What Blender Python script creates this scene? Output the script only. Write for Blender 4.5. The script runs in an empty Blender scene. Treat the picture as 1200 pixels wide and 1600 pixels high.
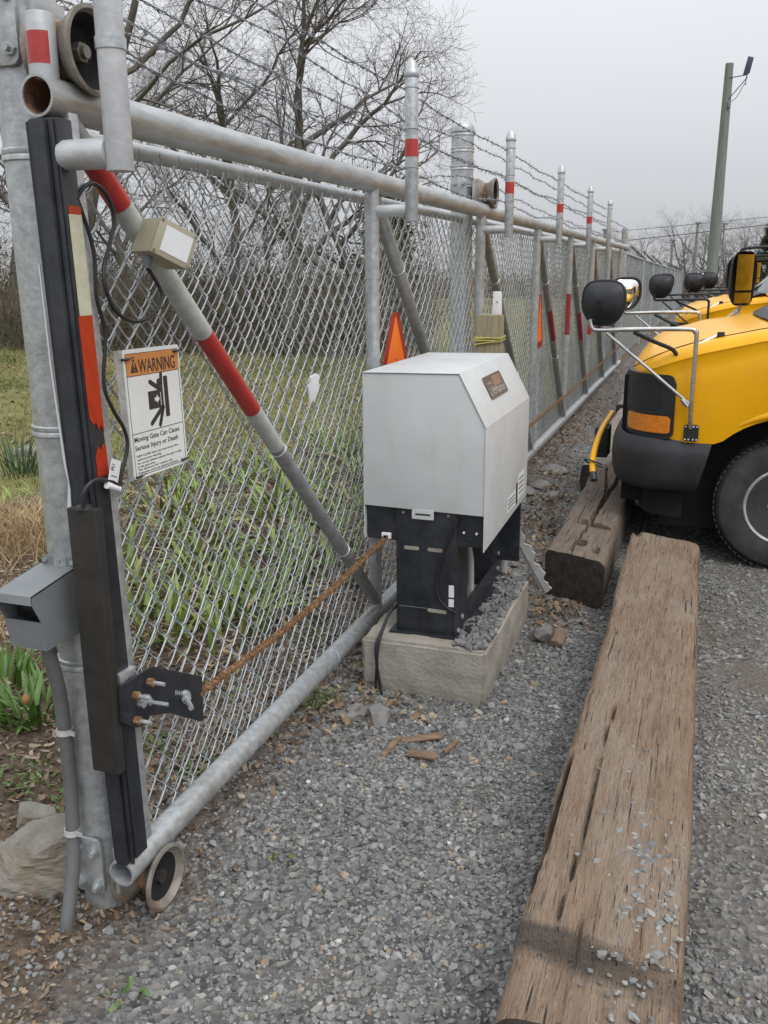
import bpy, bmesh, math, random
import numpy as np
from mathutils import Vector, Matrix, noise

scene = bpy.context.scene
col = scene.collection
PI = math.pi

# ---------------------------------------------------------------- camera
cd = bpy.data.cameras.new('camera')
cd.sensor_fit = 'VERTICAL'; cd.sensor_height = 24.0; cd.lens = 1400/1600*24.0
cd.clip_start = 0.05; cd.clip_end = 2000
cam = bpy.data.objects.new('camera', cd); col.objects.link(cam)
CR = Vector((0.9437768712, 0.3305073429, -0.0070791032))
CU = Vector((-0.0793354717, 0.2472299021, 0.9657035044))
CF = Vector((-0.3209222652, 0.9108470079, -0.2595508195))
m = Matrix.Identity(4)
for i in range(3):
    m[i][0] = CR[i]; m[i][1] = CU[i]; m[i][2] = -CF[i]
m[0][3], m[1][3], m[2][3] = 0.0, 0.0, 1.65
cam.matrix_world = m
scene.camera = cam

# ---------------------------------------------------------------- overcast sky
SUN_EL, SUN_AZ = math.radians(52), math.radians(128)     # azimuth clockwise from +Y: high on the right, behind the viewer
world = bpy.data.worlds.new('World'); scene.world = world
world.use_nodes = True
wt = world.node_tree; wt.nodes.clear()
wo = wt.nodes.new('ShaderNodeOutputWorld'); wb = wt.nodes.new('ShaderNodeBackground')
sk = wt.nodes.new('ShaderNodeTexSky'); sk.sky_type = 'NISHITA'; sk.sun_disc = False
sk.sun_elevation = SUN_EL; sk.sun_rotation = SUN_AZ; sk.dust_density = 6.0; sk.air_density = 1.0
hs = wt.nodes.new('ShaderNodeHueSaturation'); hs.inputs['Saturation'].default_value = 0.12
wt.links.new(sk.outputs[0], hs.inputs['Color'])
tc = wt.nodes.new('ShaderNodeTexCoord'); cn = wt.nodes.new('ShaderNodeTexNoise')
mp = wt.nodes.new('ShaderNodeMapping'); mp.inputs['Scale'].default_value = (1.0, 1.0, 2.6)
cn.inputs['Scale'].default_value = 1.5; cn.inputs['Detail'].default_value = 4
wt.links.new(tc.outputs['Generated'], mp.inputs[0]); wt.links.new(mp.outputs[0], cn.inputs['Vector'])
cr = wt.nodes.new('ShaderNodeValToRGB')                  # a closed cloud deck, nearly even
cr.color_ramp.elements[0].position = 0.28; cr.color_ramp.elements[0].color = (5.45, 5.6, 5.9, 1)
cr.color_ramp.elements[1].position = 0.75; cr.color_ramp.elements[1].color = (5.85, 6.0, 6.3, 1)
wt.links.new(cn.outputs[0], cr.inputs[0])
sz = wt.nodes.new('ShaderNodeSeparateXYZ'); wt.links.new(tc.outputs['Generated'], sz.inputs[0])   # standard overcast sky: brightens evenly from horizon to zenith
zp = wt.nodes.new('ShaderNodeMath'); zp.operation = 'MAXIMUM'; zp.inputs[1].default_value = 0.0; wt.links.new(sz.outputs[2], zp.inputs[0])
z2 = wt.nodes.new('ShaderNodeMath'); z2.operation = 'MULTIPLY_ADD'; z2.inputs[1].default_value = 2.05; z2.inputs[2].default_value = 1.0; wt.links.new(zp.outputs[0], z2.inputs[0])
ov = wt.nodes.new('ShaderNodeVectorMath'); ov.operation = 'SCALE'; wt.links.new(cr.outputs[0], ov.inputs[0]); wt.links.new(z2.outputs[0], ov.inputs['Scale'])
mx = wt.nodes.new('ShaderNodeMix'); mx.data_type = 'RGBA'; mx.inputs['Factor'].default_value = 0.88
wt.links.new(hs.outputs[0], mx.inputs[6]); wt.links.new(ov.outputs[0], mx.inputs[7])
wt.links.new(mx.outputs[2], wb.inputs['Color']); wb.inputs['Strength'].default_value = 0.105
wt.links.new(wb.outputs[0], wo.inputs[0])

sl = bpy.data.lights.new('sun', 'SUN'); sl.energy = 1.3; sl.angle = math.radians(30); sl.color = (1.0, 0.965, 0.92)
sun = bpy.data.objects.new('sun', sl); col.objects.link(sun)
sd = Vector((math.sin(SUN_AZ)*math.cos(SUN_EL), math.cos(SUN_AZ)*math.cos(SUN_EL), math.sin(SUN_EL)))
sun.rotation_euler = (-sd).to_track_quat('-Z', 'Y').to_euler(); sun.location = (0, 0, 30)

vs = scene.view_settings
vs.view_transform = 'Standard'; vs.look = 'None'; vs.exposure = 0.0; vs.gamma = 1.0; vs.use_curve_mapping = False

# ---------------------------------------------------------------- materials
def _n(nt, t, **kw):
    n = nt.nodes.new(t)
    for k, v in kw.items(): setattr(n, k, v)
    return n
def mat(name, c, rough=.6, metal=0., c2=None, scale=12, detail=6, lo=.35, hi=.68, bump=.15, bscale=None, stretch=(1,1,1),
        dirt=None, dscale=3, dlo=.55, dhi=.7, dfac=.7, dstretch=None, tint=None, spec=.5, coat=0., trans=0., rvar=0.08, bdist=.01, nrough=.62):
    """two-tone noise colour, optional stain layer, fine bump; 'tint' = list of (pos, colour) read from a per-piece attribute"""
    mt = bpy.data.materials.new(name); mt.use_nodes = True
    nt = mt.node_tree; b = nt.nodes['Principled BSDF']; L = nt.links.new
    co = _n(nt, 'ShaderNodeTexCoord'); mp = _n(nt, 'ShaderNodeMapping'); mp.inputs['Scale'].default_value = stretch
    L(co.outputs['Object'], mp.inputs[0])
    nz = _n(nt, 'ShaderNodeTexNoise'); nz.inputs['Scale'].default_value = scale; nz.inputs['Detail'].default_value = detail
    nz.inputs['Roughness'].default_value = nrough
    L(mp.outputs[0], nz.inputs['Vector'])
    rp = _n(nt, 'ShaderNodeValToRGB'); e = rp.color_ramp.elements
    e[0].position = lo; e[1].position = hi
    if c2 is None: c2 = tuple(min(1, x*1.22) for x in c); c = tuple(x*.82 for x in c)
    e[0].color = (*c, 1); e[1].color = (*c2, 1)
    L(nz.outputs[0], rp.inputs[0]); out = rp.outputs[0]
    if tint:
        at = _n(nt, 'ShaderNodeAttribute', attribute_name='tint'); tr = _n(nt, 'ShaderNodeValToRGB')
        el = tr.color_ramp.elements
        while len(el) < len(tint): el.new(.5)
        for k, (p_, cc) in enumerate(tint): el[k].position = p_; el[k].color = (*cc, 1)
        L(at.outputs['Fac'], tr.inputs[0])
        mm = _n(nt, 'ShaderNodeMix', data_type='RGBA', blend_type='MULTIPLY'); mm.inputs['Factor'].default_value = 1
        L(out, mm.inputs[6]); L(tr.outputs[0], mm.inputs[7]); out = mm.outputs[2]
    if dirt:
        dz = _n(nt, 'ShaderNodeTexNoise'); dz.inputs['Scale'].default_value = dscale; dz.inputs['Detail'].default_value = 8
        dz.inputs['Roughness'].default_value = .7
        if dstretch:
            mp2 = _n(nt, 'ShaderNodeMapping'); mp2.inputs['Scale'].default_value = dstretch; L(co.outputs['Object'], mp2.inputs[0]); L(mp2.outputs[0], dz.inputs['Vector'])
        else: L(co.outputs['Object'], dz.inputs['Vector'])
        dr = _n(nt, 'ShaderNodeMapRange'); dr.inputs[1].default_value = dlo; dr.inputs[2].default_value = dhi; dr.inputs[4].default_value = dfac
        L(dz.outputs[0], dr.inputs[0])
        dm = _n(nt, 'ShaderNodeMix', data_type='RGBA'); L(dr.outputs[0], dm.inputs[0]); L(out, dm.inputs[6]); dm.inputs[7].default_value = (*dirt, 1)
        out = dm.outputs[2]
    L(out, b.inputs['Base Color'])
    b.inputs['Metallic'].default_value = metal; b.inputs['Specular IOR Level'].default_value = spec
    rr = _n(nt, 'ShaderNodeMapRange'); rr.inputs[3].default_value = max(.02, rough-rvar); rr.inputs[4].default_value = min(1, rough+rvar)
    L(nz.outputs[0], rr.inputs[0]); L(rr.outputs[0], b.inputs['Roughness'])
    b.inputs['Coat Weight'].default_value = coat; b.inputs['Coat Roughness'].default_value = .08
    b.inputs['Transmission Weight'].default_value = trans
    if bump:
        bz = _n(nt, 'ShaderNodeTexNoise'); bz.inputs['Scale'].default_value = bscale or scale*4; bz.inputs['Detail'].default_value = 5
        L(mp.outputs[0], bz.inputs['Vector'])
        bp = _n(nt, 'ShaderNodeBump'); bp.inputs['Strength'].default_value = bump; bp.inputs['Distance'].default_value = bdist
        L(bz.outputs[0], bp.inputs['Height']); L(bp.outputs[0], b.inputs['Normal'])
    return mt

M = {}
M['galv'] = mat('galvanised_steel', (.36,.385,.40), .42, .55, c2=(.56,.585,.60), scale=38, bump=.12, bscale=90, dirt=(.22,.19,.15), dscale=4, dlo=.56, dhi=.74, dfac=.55)
M['galv_old'] = mat('weathered_galvanised_pipe', (.33,.345,.35), .46, .45, c2=(.52,.535,.54), scale=22, stretch=(1,.25,1), bump=.18, bscale=70, dirt=(.22,.165,.115), dscale=5, dlo=.52, dhi=.74, dfac=.55, dstretch=(1,.3,1))
M['alu_paint'] = mat('silver_painted_pipe', (.44,.455,.47), .5, .25, c2=(.58,.595,.61), scale=14, bump=.1, bscale=80, dirt=(.3,.27,.22), dscale=6, dlo=.6, dhi=.8, dfac=.5)
M['brace'] = mat('dull_brace_pipe', (.24,.25,.25), .5, .4, c2=(.36,.37,.365), scale=20, bump=.15, dirt=(.17,.13,.09), dscale=4, dlo=.55, dhi=.78, dfac=.45)
M['wire'] = mat('galvanised_wire', (.32,.345,.36), .4, .45, c2=(.53,.56,.575), scale=9, bump=0)
M['wire_back'] = mat('older_galvanised_wire', (.26,.28,.29), .5, .4, c2=(.42,.445,.455), scale=9, bump=0)
M['barb'] = mat('barbed_wire_steel', (.25,.265,.285), .42, .5, c2=(.46,.48,.505), scale=25, bump=0)
M['rust'] = mat('rusty_steel', (.12,.06,.03), .85, .05, c2=(.32,.18,.085), scale=60, bump=.5, bscale=220, dirt=(.46,.30,.13), dscale=60, dlo=.55, dhi=.7, dfac=.6)
M['rust_in'] = mat('rusted_pipe_inside', (.05,.03,.022), .9, 0, c2=(.26,.12,.06), scale=25, bump=.3)
M['roller'] = mat('worn_roller_steel', (.17,.15,.125), .6, .3, c2=(.32,.295,.26), scale=18, bump=.25, dirt=(.22,.10,.045), dscale=7, dlo=.5, dhi=.7, dfac=.7)
M['red'] = mat('red_reflective_tape', (.36,.022,.02), .4, 0, c2=(.46,.035,.03), scale=30, bump=.05, coat=.25, dirt=(.35,.06,.05), dscale=9, dlo=.6, dhi=.8, dfac=.5)
M['dark_red'] = mat('dark_red_tape', (.24,.02,.03), .45, 0, c2=(.34,.035,.04), scale=30, bump=.05)
M['redor'] = mat('orange_red_tape', (.36,.024,.007), .4, 0, c2=(.45,.036,.011), scale=26, bump=.06, coat=.2)
M['whitetape'] = mat('grey_white_tape', (.40,.42,.40), .45, .1, c2=(.54,.56,.53), scale=28, bump=.06, dirt=(.3,.28,.2), dscale=8, dlo=.58, dhi=.8, dfac=.5)
M['creamtape'] = mat('cream_reflective_tape', (.46,.46,.33), .45, 0, c2=(.56,.56,.42), scale=40, bump=.06)
M['black'] = mat('black_painted_steel', (.012,.014,.019), .42, .0, c2=(.03,.033,.04), scale=14, bump=.06, dirt=(.12,.12,.12), dscale=12, dlo=.64, dhi=.8, dfac=.35)
M['rubber'] = mat('black_rubber', (.016,.018,.023), .58, 0, c2=(.035,.038,.046), scale=16, bump=.1, dirt=(.1,.1,.1), dscale=10, dlo=.62, dhi=.82, dfac=.4)
M['rubber_br'] = mat('brown_black_rubber', (.016,.0145,.0125), .72, 0, c2=(.032,.029,.026), scale=10, bump=.15, dirt=(.13,.12,.105), dscale=14, dlo=.62, dhi=.82, dfac=.3)
M['cable'] = mat('black_cable', (.016,.016,.018), .5, 0, bump=0)
M['conduit'] = mat('grey_plastic_conduit', (.115,.118,.12), .55, 0, c2=(.16,.163,.165), scale=10, bump=.05, dirt=(.2,.17,.13), dscale=8, dlo=.58, dhi=.8, dfac=.5)
M['whiteconduit'] = mat('pale_grey_conduit', (.42,.42,.41), .5, 0, scale=10, bump=.05, dirt=(.3,.27,.22), dscale=8, dlo=.58, dhi=.8, dfac=.5)
M['greybox'] = mat('grey_enamel', (.165,.18,.19), .5, 0, c2=(.205,.22,.23), scale=9, bump=.05, dirt=(.26,.25,.22), dscale=9, dlo=.62, dhi=.82, dfac=.35)
M['lens'] = mat('dark_lens', (.02,.02,.022), .15, 0, bump=0, spec=.7)
M['beige'] = mat('beige_enclosure', (.33,.305,.21), .5, 0, c2=(.38,.355,.255), scale=9, bump=.04, dirt=(.25,.23,.17), dscale=10, dlo=.6, dhi=.8, dfac=.4)
M['white'] = mat('white_plate', (.66,.67,.68), .5, 0, c2=(.74,.75,.76), scale=8, bump=.04)
M['signwhite'] = mat('sign_white_enamel', (.66,.68,.66), .4, 0, c2=(.74,.755,.74), scale=6, bump=.06, dirt=(.42,.43,.40), dscale=16, dlo=.62, dhi=.72, dfac=.45)
M['signorange'] = mat('sign_orange', (.52,.20,.055), .45, 0, c2=(.60,.25,.08), scale=9, bump=.04)
M['ink'] = mat('sign_ink', (.02,.018,.02), .5, 0, c2=(.035,.032,.035), bump=0)
M['smv'] = mat('fluorescent_orange', (.85,.17,.015), .5, 0, c2=(.92,.22,.025), scale=8, bump=.03)
M['smvred'] = mat('emblem_red', (.26,.022,.02), .4, 0, c2=(.36,.04,.03), scale=14, bump=.04)
M['cab'] = mat('cabinet_enamel', (.515,.535,.54), .45, 0, c2=(.565,.585,.59), scale=5, bump=.03, bscale=160, dirt=(.36,.34,.30), dscale=7, dlo=.52, dhi=.82, dfac=.5, dstretch=(1,1,.3))
M['plate_br'] = mat('brown_name_plate', (.10,.075,.06), .3, .3, c2=(.16,.115,.09), scale=16, bump=0)
M['plate_or'] = mat('copper_patch', (.30,.19,.125), .3, .3, bump=0)
M['plate_tx'] = mat('name_plate_letters', (.42,.40,.37), .4, .2, bump=0)
M['concrete'] = mat('poured_concrete', (.27,.25,.215), .9, 0, c2=(.41,.385,.34), scale=9, bump=.5, bscale=70, dirt=(.17,.145,.11), dscale=4.5, dlo=.46, dhi=.66, dfac=.7)
M['timber'] = mat('weathered_oak', (.13,.086,.056), .9, 0, c2=(.29,.205,.14), scale=8, stretch=(7,.7,7), lo=.30, hi=.70, detail=12, nrough=.78, bump=1., bscale=34, dirt=(.33,.295,.25), dscale=3.2, dlo=.44, dhi=.72, dfac=.55, dstretch=(2.2,.6,2.2), bdist=.012)
M['timber_dk'] = mat('dark_old_tie', (.075,.056,.043), .9, 0, c2=(.215,.168,.13), scale=9, stretch=(5,.6,5), lo=.3, hi=.72, detail=12, nrough=.78, bump=.8, bscale=24, dirt=(.24,.20,.16), dscale=3, dlo=.52, dhi=.75, dfac=.5, dstretch=(2.2,.6,2.2), bdist=.012)
M['endgrain'] = mat('dark_end_grain', (.022,.018,.015), .95, 0, c2=(.06,.048,.04), scale=30, bump=.5)
M['sawcut'] = mat('dark_saw_cut', (.045,.038,.032), .92, 0, c2=(.13,.105,.083), scale=7, stretch=(1,7,1), bump=.5, bscale=30)
M['timber_gr'] = mat('grey_old_tie', (.17,.145,.12), .9, 0, c2=(.30,.265,.225), scale=8, stretch=(5,.6,5), bump=.7, bscale=24)
M['wood44'] = mat('treated_pine', (.22,.195,.115), .8, 0, c2=(.36,.325,.21), scale=14, stretch=(5,5,.5), bump=.4)
M['twine'] = mat('yellow_twine', (.40,.36,.11), .8, 0, bump=.2)
M['yellow'] = mat('bus_yellow_paint', (.80,.385,.001), .34, 0, c2=(.84,.41,.002), scale=3, bump=.0, coat=.12, spec=.3, dirt=(.5,.30,.09), dscale=5, dlo=.52, dhi=.85, dfac=.3)
M['bumper'] = mat('grey_bumper_plastic', (.012,.013,.015), .6, 0, c2=(.024,.026,.029), scale=6, bump=.12, bscale=240)
M['blackpl'] = mat('black_plastic', (.011,.012,.015), .5, 0, c2=(.022,.024,.028), scale=7, bump=.08, bscale=120)
M['dark'] = mat('underbody_dark', (.008,.008,.009), .9, 0, bump=0)
M['amber'] = mat('amber_lens', (.62,.17,.012), .18, 0, c2=(.78,.26,.03), scale=30, stretch=(1,1,3), bump=.12, bscale=90, coat=.5)
M['chrome'] = mat('dull_stainless', (.52,.52,.51), .26, .95, c2=(.68,.68,.67), scale=20, bump=0, dirt=(.24,.2,.15), dscale=14, dlo=.55, dhi=.8, dfac=.5)
M['mirror'] = mat('mirror_glass', (.75,.77,.78), .06, 1.0, bump=0, rvar=.02)
M['glass'] = mat('tinted_glass', (.05,.065,.065), .07, 0, c2=(.07,.085,.085), bump=0, rvar=.02, spec=.9)
M['tyre'] = mat('tyre_rubber', (.022,.022,.022), .78, 0, c2=(.05,.049,.047), scale=9, bump=.15, dirt=(.12,.105,.09), dscale=5, dlo=.52, dhi=.8, dfac=.5)
M['rim'] = mat('grey_wheel_steel', (.46,.46,.46), .45, .5, scale=9, bump=.05, dirt=(.1,.09,.08), dscale=8, dlo=.55, dhi=.75, dfac=.6)
M['redlens'] = mat('red_lens', (.35,.02,.015), .2, 0, bump=0)
M['pole'] = mat('utility_pole_wood', (.15,.165,.145), .9, 0, c2=(.235,.25,.225), scale=5, stretch=(6,6,.4), bump=.4)
M['flood'] = mat('floodlight_housing', (.06,.07,.11), .5, .2, bump=0)
M['bark'] = mat('grey_brown_bark', (.07,.062,.054), .95, 0, c2=(.165,.148,.13), scale=7, stretch=(2,2,.7), bump=.6, bscale=22)
M['twig'] = mat('twig_bark', (.095,.083,.074), .9, 0, c2=(.175,.157,.143), scale=2, bump=0)
M['twig_far'] = mat('far_twig_bark', (.13,.118,.108), .9, 0, c2=(.20,.185,.17), scale=2, bump=0)
M['evergreen'] = mat('cedar_foliage', (.022,.034,.016), .85, 0, c2=(.06,.075,.035), scale=4, bump=0)
GREEN = [(0,(.6,.7,.5)), (.5,(1,1,1)), (1,(1.35,1.2,.8))]
M['iris'] = mat('iris_leaf', (.10,.17,.03), .5, 0, c2=(.19,.275,.06), scale=7, stretch=(8,8,.6), bump=.1, spec=.4, dirt=(.24,.21,.08), dscale=5, dlo=.58, dhi=.74, dfac=.6)
M['iris2'] = mat('pale_iris_leaf', (.165,.23,.045), .5, 0, c2=(.28,.355,.09), scale=7, stretch=(8,8,.6), bump=.1, spec=.4, dirt=(.30,.24,.10), dscale=5, dlo=.58, dhi=.74, dfac=.6)
M['dead'] = mat('withered_leaf', (.25,.18,.085), .8, 0, c2=(.40,.30,.16), scale=9, bump=.1)
M['daff'] = mat('blue_green_leaf', (.03,.065,.03), .5, 0, c2=(.065,.115,.055), scale=7, bump=.05, spec=.4)
M['hyac'] = mat('fresh_green_leaf', (.065,.14,.02), .42, 0, c2=(.12,.22,.045), scale=6, bump=.08, spec=.5)
M['bud'] = mat('faded_bud', (.25,.12,.05), .8, 0, c2=(.36,.2,.09), scale=60, bump=.3)
M['straw'] = mat('dry_straw', (.30,.215,.115), .85, 0, c2=(.47,.36,.21), scale=3, bump=0, tint=[(0,(.55,.5,.45)),(.5,(1,1,1)),(1,(1.25,1.2,1.15))])
M['rock'] = mat('grey_fieldstone', (.15,.14,.12), .9, 0, c2=(.30,.285,.25), scale=6, stretch=(1,1,3), bump=.9, bscale=30, dirt=(.17,.135,.09), dscale=5, dlo=.46, dhi=.62, dfac=.75)
M['rock_dk'] = mat('dark_fieldstone', (.13,.128,.125), .88, 0, c2=(.25,.245,.235), scale=9, bump=.6, bscale=50, dirt=(.2,.16,.11), dscale=5, dlo=.52, dhi=.7, dfac=.6)
M['rock_rd'] = mat('rusty_fieldstone', (.16,.11,.075), .9, 0, c2=(.26,.19,.14), scale=9, bump=.6, bscale=50)
M['stone'] = mat('crushed_stone', (.78,.78,.78), .85, 0, c2=(1,1,1), scale=55, bump=.35, bscale=160,
    tint=[(0,(.105,.106,.108)),(.3,(.185,.186,.184)),(.6,(.262,.262,.255)),(.82,(.35,.348,.335)),(.88,(.24,.18,.125)),(.925,(.42,.32,.21)),(.96,(.36,.37,.36)),(1,(.66,.65,.62))])
M['leaf'] = mat('dead_oak_leaf', (.8,.8,.8), .8, 0, c2=(1.1,1.1,1.1), scale=40, bump=.2,
    tint=[(0,(.095,.062,.04)),(.35,(.17,.112,.07)),(.7,(.25,.175,.11)),(1,(.36,.28,.19))])
M['leaf_dull'] = mat('grey_brown_dead_leaf', (.8,.8,.8), .85, 0, c2=(1.1,1.1,1.1), scale=40, bump=0, tint=[(0,(.08,.062,.042)),(.4,(.14,.112,.07)),(.75,(.19,.165,.10)),(1,(.28,.24,.16))])
M['mulch'] = mat('bark_mulch', (.8,.8,.8), .92, 0, c2=(1.1,1.1,1.1), scale=40, bump=.2,
    tint=[(0,(.065,.046,.033)),(.35,(.14,.10,.07)),(.7,(.235,.175,.12)),(1,(.40,.33,.24))])
M['grass'] = mat('lawn_grass', (.8,.8,.8), .75, 0, c2=(1.1,1.1,1.1), scale=1.2, bump=0,
    tint=[(0,(.10,.13,.035)),(.4,(.18,.20,.06)),(.7,(.27,.25,.10)),(1,(.40,.32,.17))])
M['weed'] = mat('weed_leaf', (.07,.115,.03), .6, 0, c2=(.13,.19,.055), scale=12, bump=0)
M['barkchip'] = mat('dry_bark_strip', (.13,.085,.055), .9, 0, c2=(.24,.165,.11), scale=9, stretch=(1,4,1), bump=.5)

# ---------------------------------------------------------------- mesh helpers
def vec(p): return np.array(p, float)
class MB:
    def __init__(s): s.v = []; s.f = []
    def add(s, V, F):
        o = len(s.v); s.v.extend([tuple(p) for p in V]); s.f.extend([tuple(i+o for i in f) for f in F]); return s
    def box(s, c, d, R=None):
        c = vec(c); h = vec(d)/2
        V = [vec((x, y, z))*h for x in (-1,1) for y in (-1,1) for z in (-1,1)]
        if R is not None: V = [R @ p for p in V]
        return s.add([p+c for p in V], [(0,1,3,2),(4,6,7,5),(0,4,5,1),(2,3,7,6),(0,2,6,4),(1,5,7,3)])
    def bx(s, x0, x1, y0, y1, z0, z1): return s.box(((x0+x1)/2,(y0+y1)/2,(z0+z1)/2),(x1-x0,y1-y0,z1-z0))
    def tube(s, pts, r, n=10, caps=True, start=0.):
        P = np.array(pts, float); k = len(P)
        r = np.full(k, r) if np.isscalar(r) else np.array(r, float)
        T = np.gradient(P, axis=0) if k > 2 else np.repeat((P[1]-P[0])[None], 2, 0)
        T /= np.linalg.norm(T, axis=1)[:, None] + 1e-12
        a = vec((0,0,1)) if abs(T[0][2]) < .9 else vec((1,0,0))
        u = np.cross(T[0], a); u /= np.linalg.norm(u)
        V = []
        for i in range(k):
            u = u - T[i]*np.dot(u, T[i]); u /= np.linalg.norm(u)+1e-12; w = np.cross(T[i], u)
            for j in range(n):
                an = start+2*PI*j/n; V.append(P[i]+r[i]*(math.cos(an)*u+math.sin(an)*w))
        F = [(i*n+j, i*n+(j+1)%n, (i+1)*n+(j+1)%n, (i+1)*n+j) for i in range(k-1) for j in range(n)]
        if caps: F += [tuple(range(n))[::-1], tuple(range((k-1)*n, k*n))]
        return s.add(V, F)
    def hollow(s, p0, p1, r, ri, n=24):
        p0, p1 = vec(p0), vec(p1); s.tube([p0, p1], r, n, caps=False)
        o = len(s.v)-2*n
        t = (p1-p0)/np.linalg.norm(p1-p0)
        m = MB().tube([p0, p0+t*.25], ri, n, caps=False)
        b = len(s.v); s.v.extend(m.v)
        s.f += [(b+j, b+n+j, b+n+(j+1)%n, b+(j+1)%n) for j in range(n)]
        s.f += [(o+j, b+j, b+(j+1)%n, o+(j+1)%n) for j in range(n)]
        return s
    def lathe(s, prof, c, ax=(0,0,1), n=24, closed=False):
        ax = vec(ax)/np.linalg.norm(ax); a = vec((1,0,0)) if abs(ax[0]) < .9 else vec((0,1,0))
        u = np.cross(ax, a); u /= np.linalg.norm(u); w = np.cross(ax, u); c = vec(c)
        V = [c+ax*h+r*(math.cos(2*PI*j/n)*u+math.sin(2*PI*j/n)*w) for r, h in prof for j in range(n)]
        k = len(prof)
        F = [(i*n+j, i*n+(j+1)%n, (i+1)*n+(j+1)%n, (i+1)*n+j) for i in range(k-1) for j in range(n)]
        if closed: F += [((k-1)*n+j, (k-1)*n+(j+1)%n, (j+1)%n, j) for j in range(n)]
        else: F += [tuple(range(n))[::-1], tuple(range((k-1)*n, k*n))]
        return s.add(V, F)
    def prism(s, poly, o, u, v, t):
        """polygon in the plane o + a*u + b*v, thickened by vector t"""
        o, u, v, t = vec(o), vec(u), vec(v), vec(t); n = len(poly)
        A = [o+a*u+b*v for a, b in poly]
        return s.add(A+[p+t for p in A], [tuple(range(n))[::-1], tuple(range(n, 2*n))]+[(i, (i+1)%n, n+(i+1)%n, n+i) for i in range(n)])
    def bolt(s, p, d, r=.008, L=.03, hx=.014, hh=.009):
        p, d = vec(p), vec(d)/np.linalg.norm(d)
        s.tube([p, p+d*hh], hx, 6); s.tube([p+d*hh, p+d*(hh+L)], r, 8); return s
    def build(s, name, m, parent=None, smooth=35, bevel=0., seg=2):
        return link_mesh(name, s.v, s.f, m, parent, smooth, bevel, seg)

def wloc(o):
    p = Vector((0,0,0))
    while o is not None: p += o.location; o = o.parent
    return p
def link_mesh(name, V, F, m, parent=None, smooth=35, bevel=0., seg=2, tint=None):
    me = bpy.data.meshes.new(name)
    off = np.array(wloc(parent)) if parent is not None else np.zeros(3)
    V = np.asarray(V, float)-off
    if isinstance(F, np.ndarray):
        k = F.shape[1]; me.vertices.add(len(V)); me.vertices.foreach_set('co', V.astype(np.float32).ravel())
        me.loops.add(F.size); me.loops.foreach_set('vertex_index', F.astype(np.int32).ravel())
        me.polygons.add(len(F)); me.polygons.foreach_set('loop_start', np.arange(0, F.size, k, dtype=np.int32))
        me.polygons.foreach_set('loop_total', np.full(len(F), k, dtype=np.int32)); me.update(calc_edges=True)
    else: me.from_pydata([tuple(p) for p in V], [], F)
    if bevel:
        bm = bmesh.new(); bm.from_mesh(me); bmesh.ops.recalc_face_normals(bm, faces=bm.faces)
        ed = [e for e in bm.edges if len(e.link_faces) == 2 and e.calc_face_angle(0) > .5]
        bmesh.ops.bevel(bm, geom=ed, offset=bevel, segments=seg, affect='EDGES', profile=.6, clamp_overlap=True)
        bm.to_mesh(me); bm.free()
    elif not isinstance(F, np.ndarray):
        bm = bmesh.new(); bm.from_mesh(me); bmesh.ops.recalc_face_normals(bm, faces=bm.faces); bm.to_mesh(me); bm.free()
    if not smooth: me.polygons.foreach_set('use_smooth', np.zeros(len(me.polygons), dtype=bool))
    else:
        me.polygons.foreach_set('use_smooth', np.ones(len(me.polygons), dtype=bool))
        if smooth < 180: me.set_sharp_from_angle(angle=math.radians(smooth))
    if tint is not None:
        a = me.attributes.new('tint', 'FLOAT', 'POINT'); a.data.foreach_set('value', np.asarray(tint, np.float32))
    if m is not None: me.materials.append(m)
    o = bpy.data.objects.new(name, me); col.objects.link(o); o.parent = parent
    return o
def tag(o, label=None, cat=None, group=None, kind=None):
    if label: o['label'] = label
    if cat: o['category'] = cat
    if group: o['group'] = group
    if kind: o['kind'] = kind
    return o
def thing(name, label, cat, loc=(0,0,0), group=None):
    o = bpy.data.objects.new(name, None); col.objects.link(o); o.location = loc; o.empty_display_size = .1
    return tag(o, label, cat, group)
def copy_tree(o, parent=None):
    c = o.copy(); col.objects.link(c); c.parent = parent
    for ch in list(o.children): copy_tree(ch, c)
    return c
def smooth_path(pts, k=6):
    P = np.array(pts, float); n = len(P); out = []
    for i in range(n-1):
        p0, p1, p2, p3 = P[max(i-1,0)], P[i], P[i+1], P[min(i+2,n-1)]
        for j in range(k):
            t = j/k
            out.append(.5*((2*p1)+(-p0+p2)*t+(2*p0-5*p1+4*p2-p3)*t*t+(-p0+3*p1-3*p2+p3)*t**3))
    out.append(P[-1]); return np.array(out)
def segs_mesh(P0, P1, R0, R1, n=3):
    """many loose tapered sticks, vectorised -> V, F"""
    P0, P1, R0, R1 = map(lambda a: np.asarray(a, float), (P0, P1, R0, R1))
    T = P1-P0; T /= np.linalg.norm(T, axis=1)[:, None]+1e-12
    A = np.where(np.abs(T[:, 2:3]) < .9, np.array([[0,0,1.]]), np.array([[1.,0,0]]))
    u = np.cross(T, A); u /= np.linalg.norm(u, axis=1)[:, None]; w = np.cross(T, u)
    an = 2*PI*np.arange(n)/n; c, s_ = np.cos(an), np.sin(an)
    ring = u[:, None, :]*c[None, :, None]+w[:, None, :]*s_[None, :, None]
    V = np.concatenate([P0[:, None]+ring*R0[:, None, None], P1[:, None]+ring*R1[:, None, None]], 1)
    m = len(P0); b = (np.arange(m)*2*n)[:, None]; j = np.arange(n)[None]
    F = np.stack([b+j, b+(j+1)%n, b+n+(j+1)%n, b+n+j], -1).reshape(-1, 4)
    return V.reshape(-1, 3), F
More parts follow.
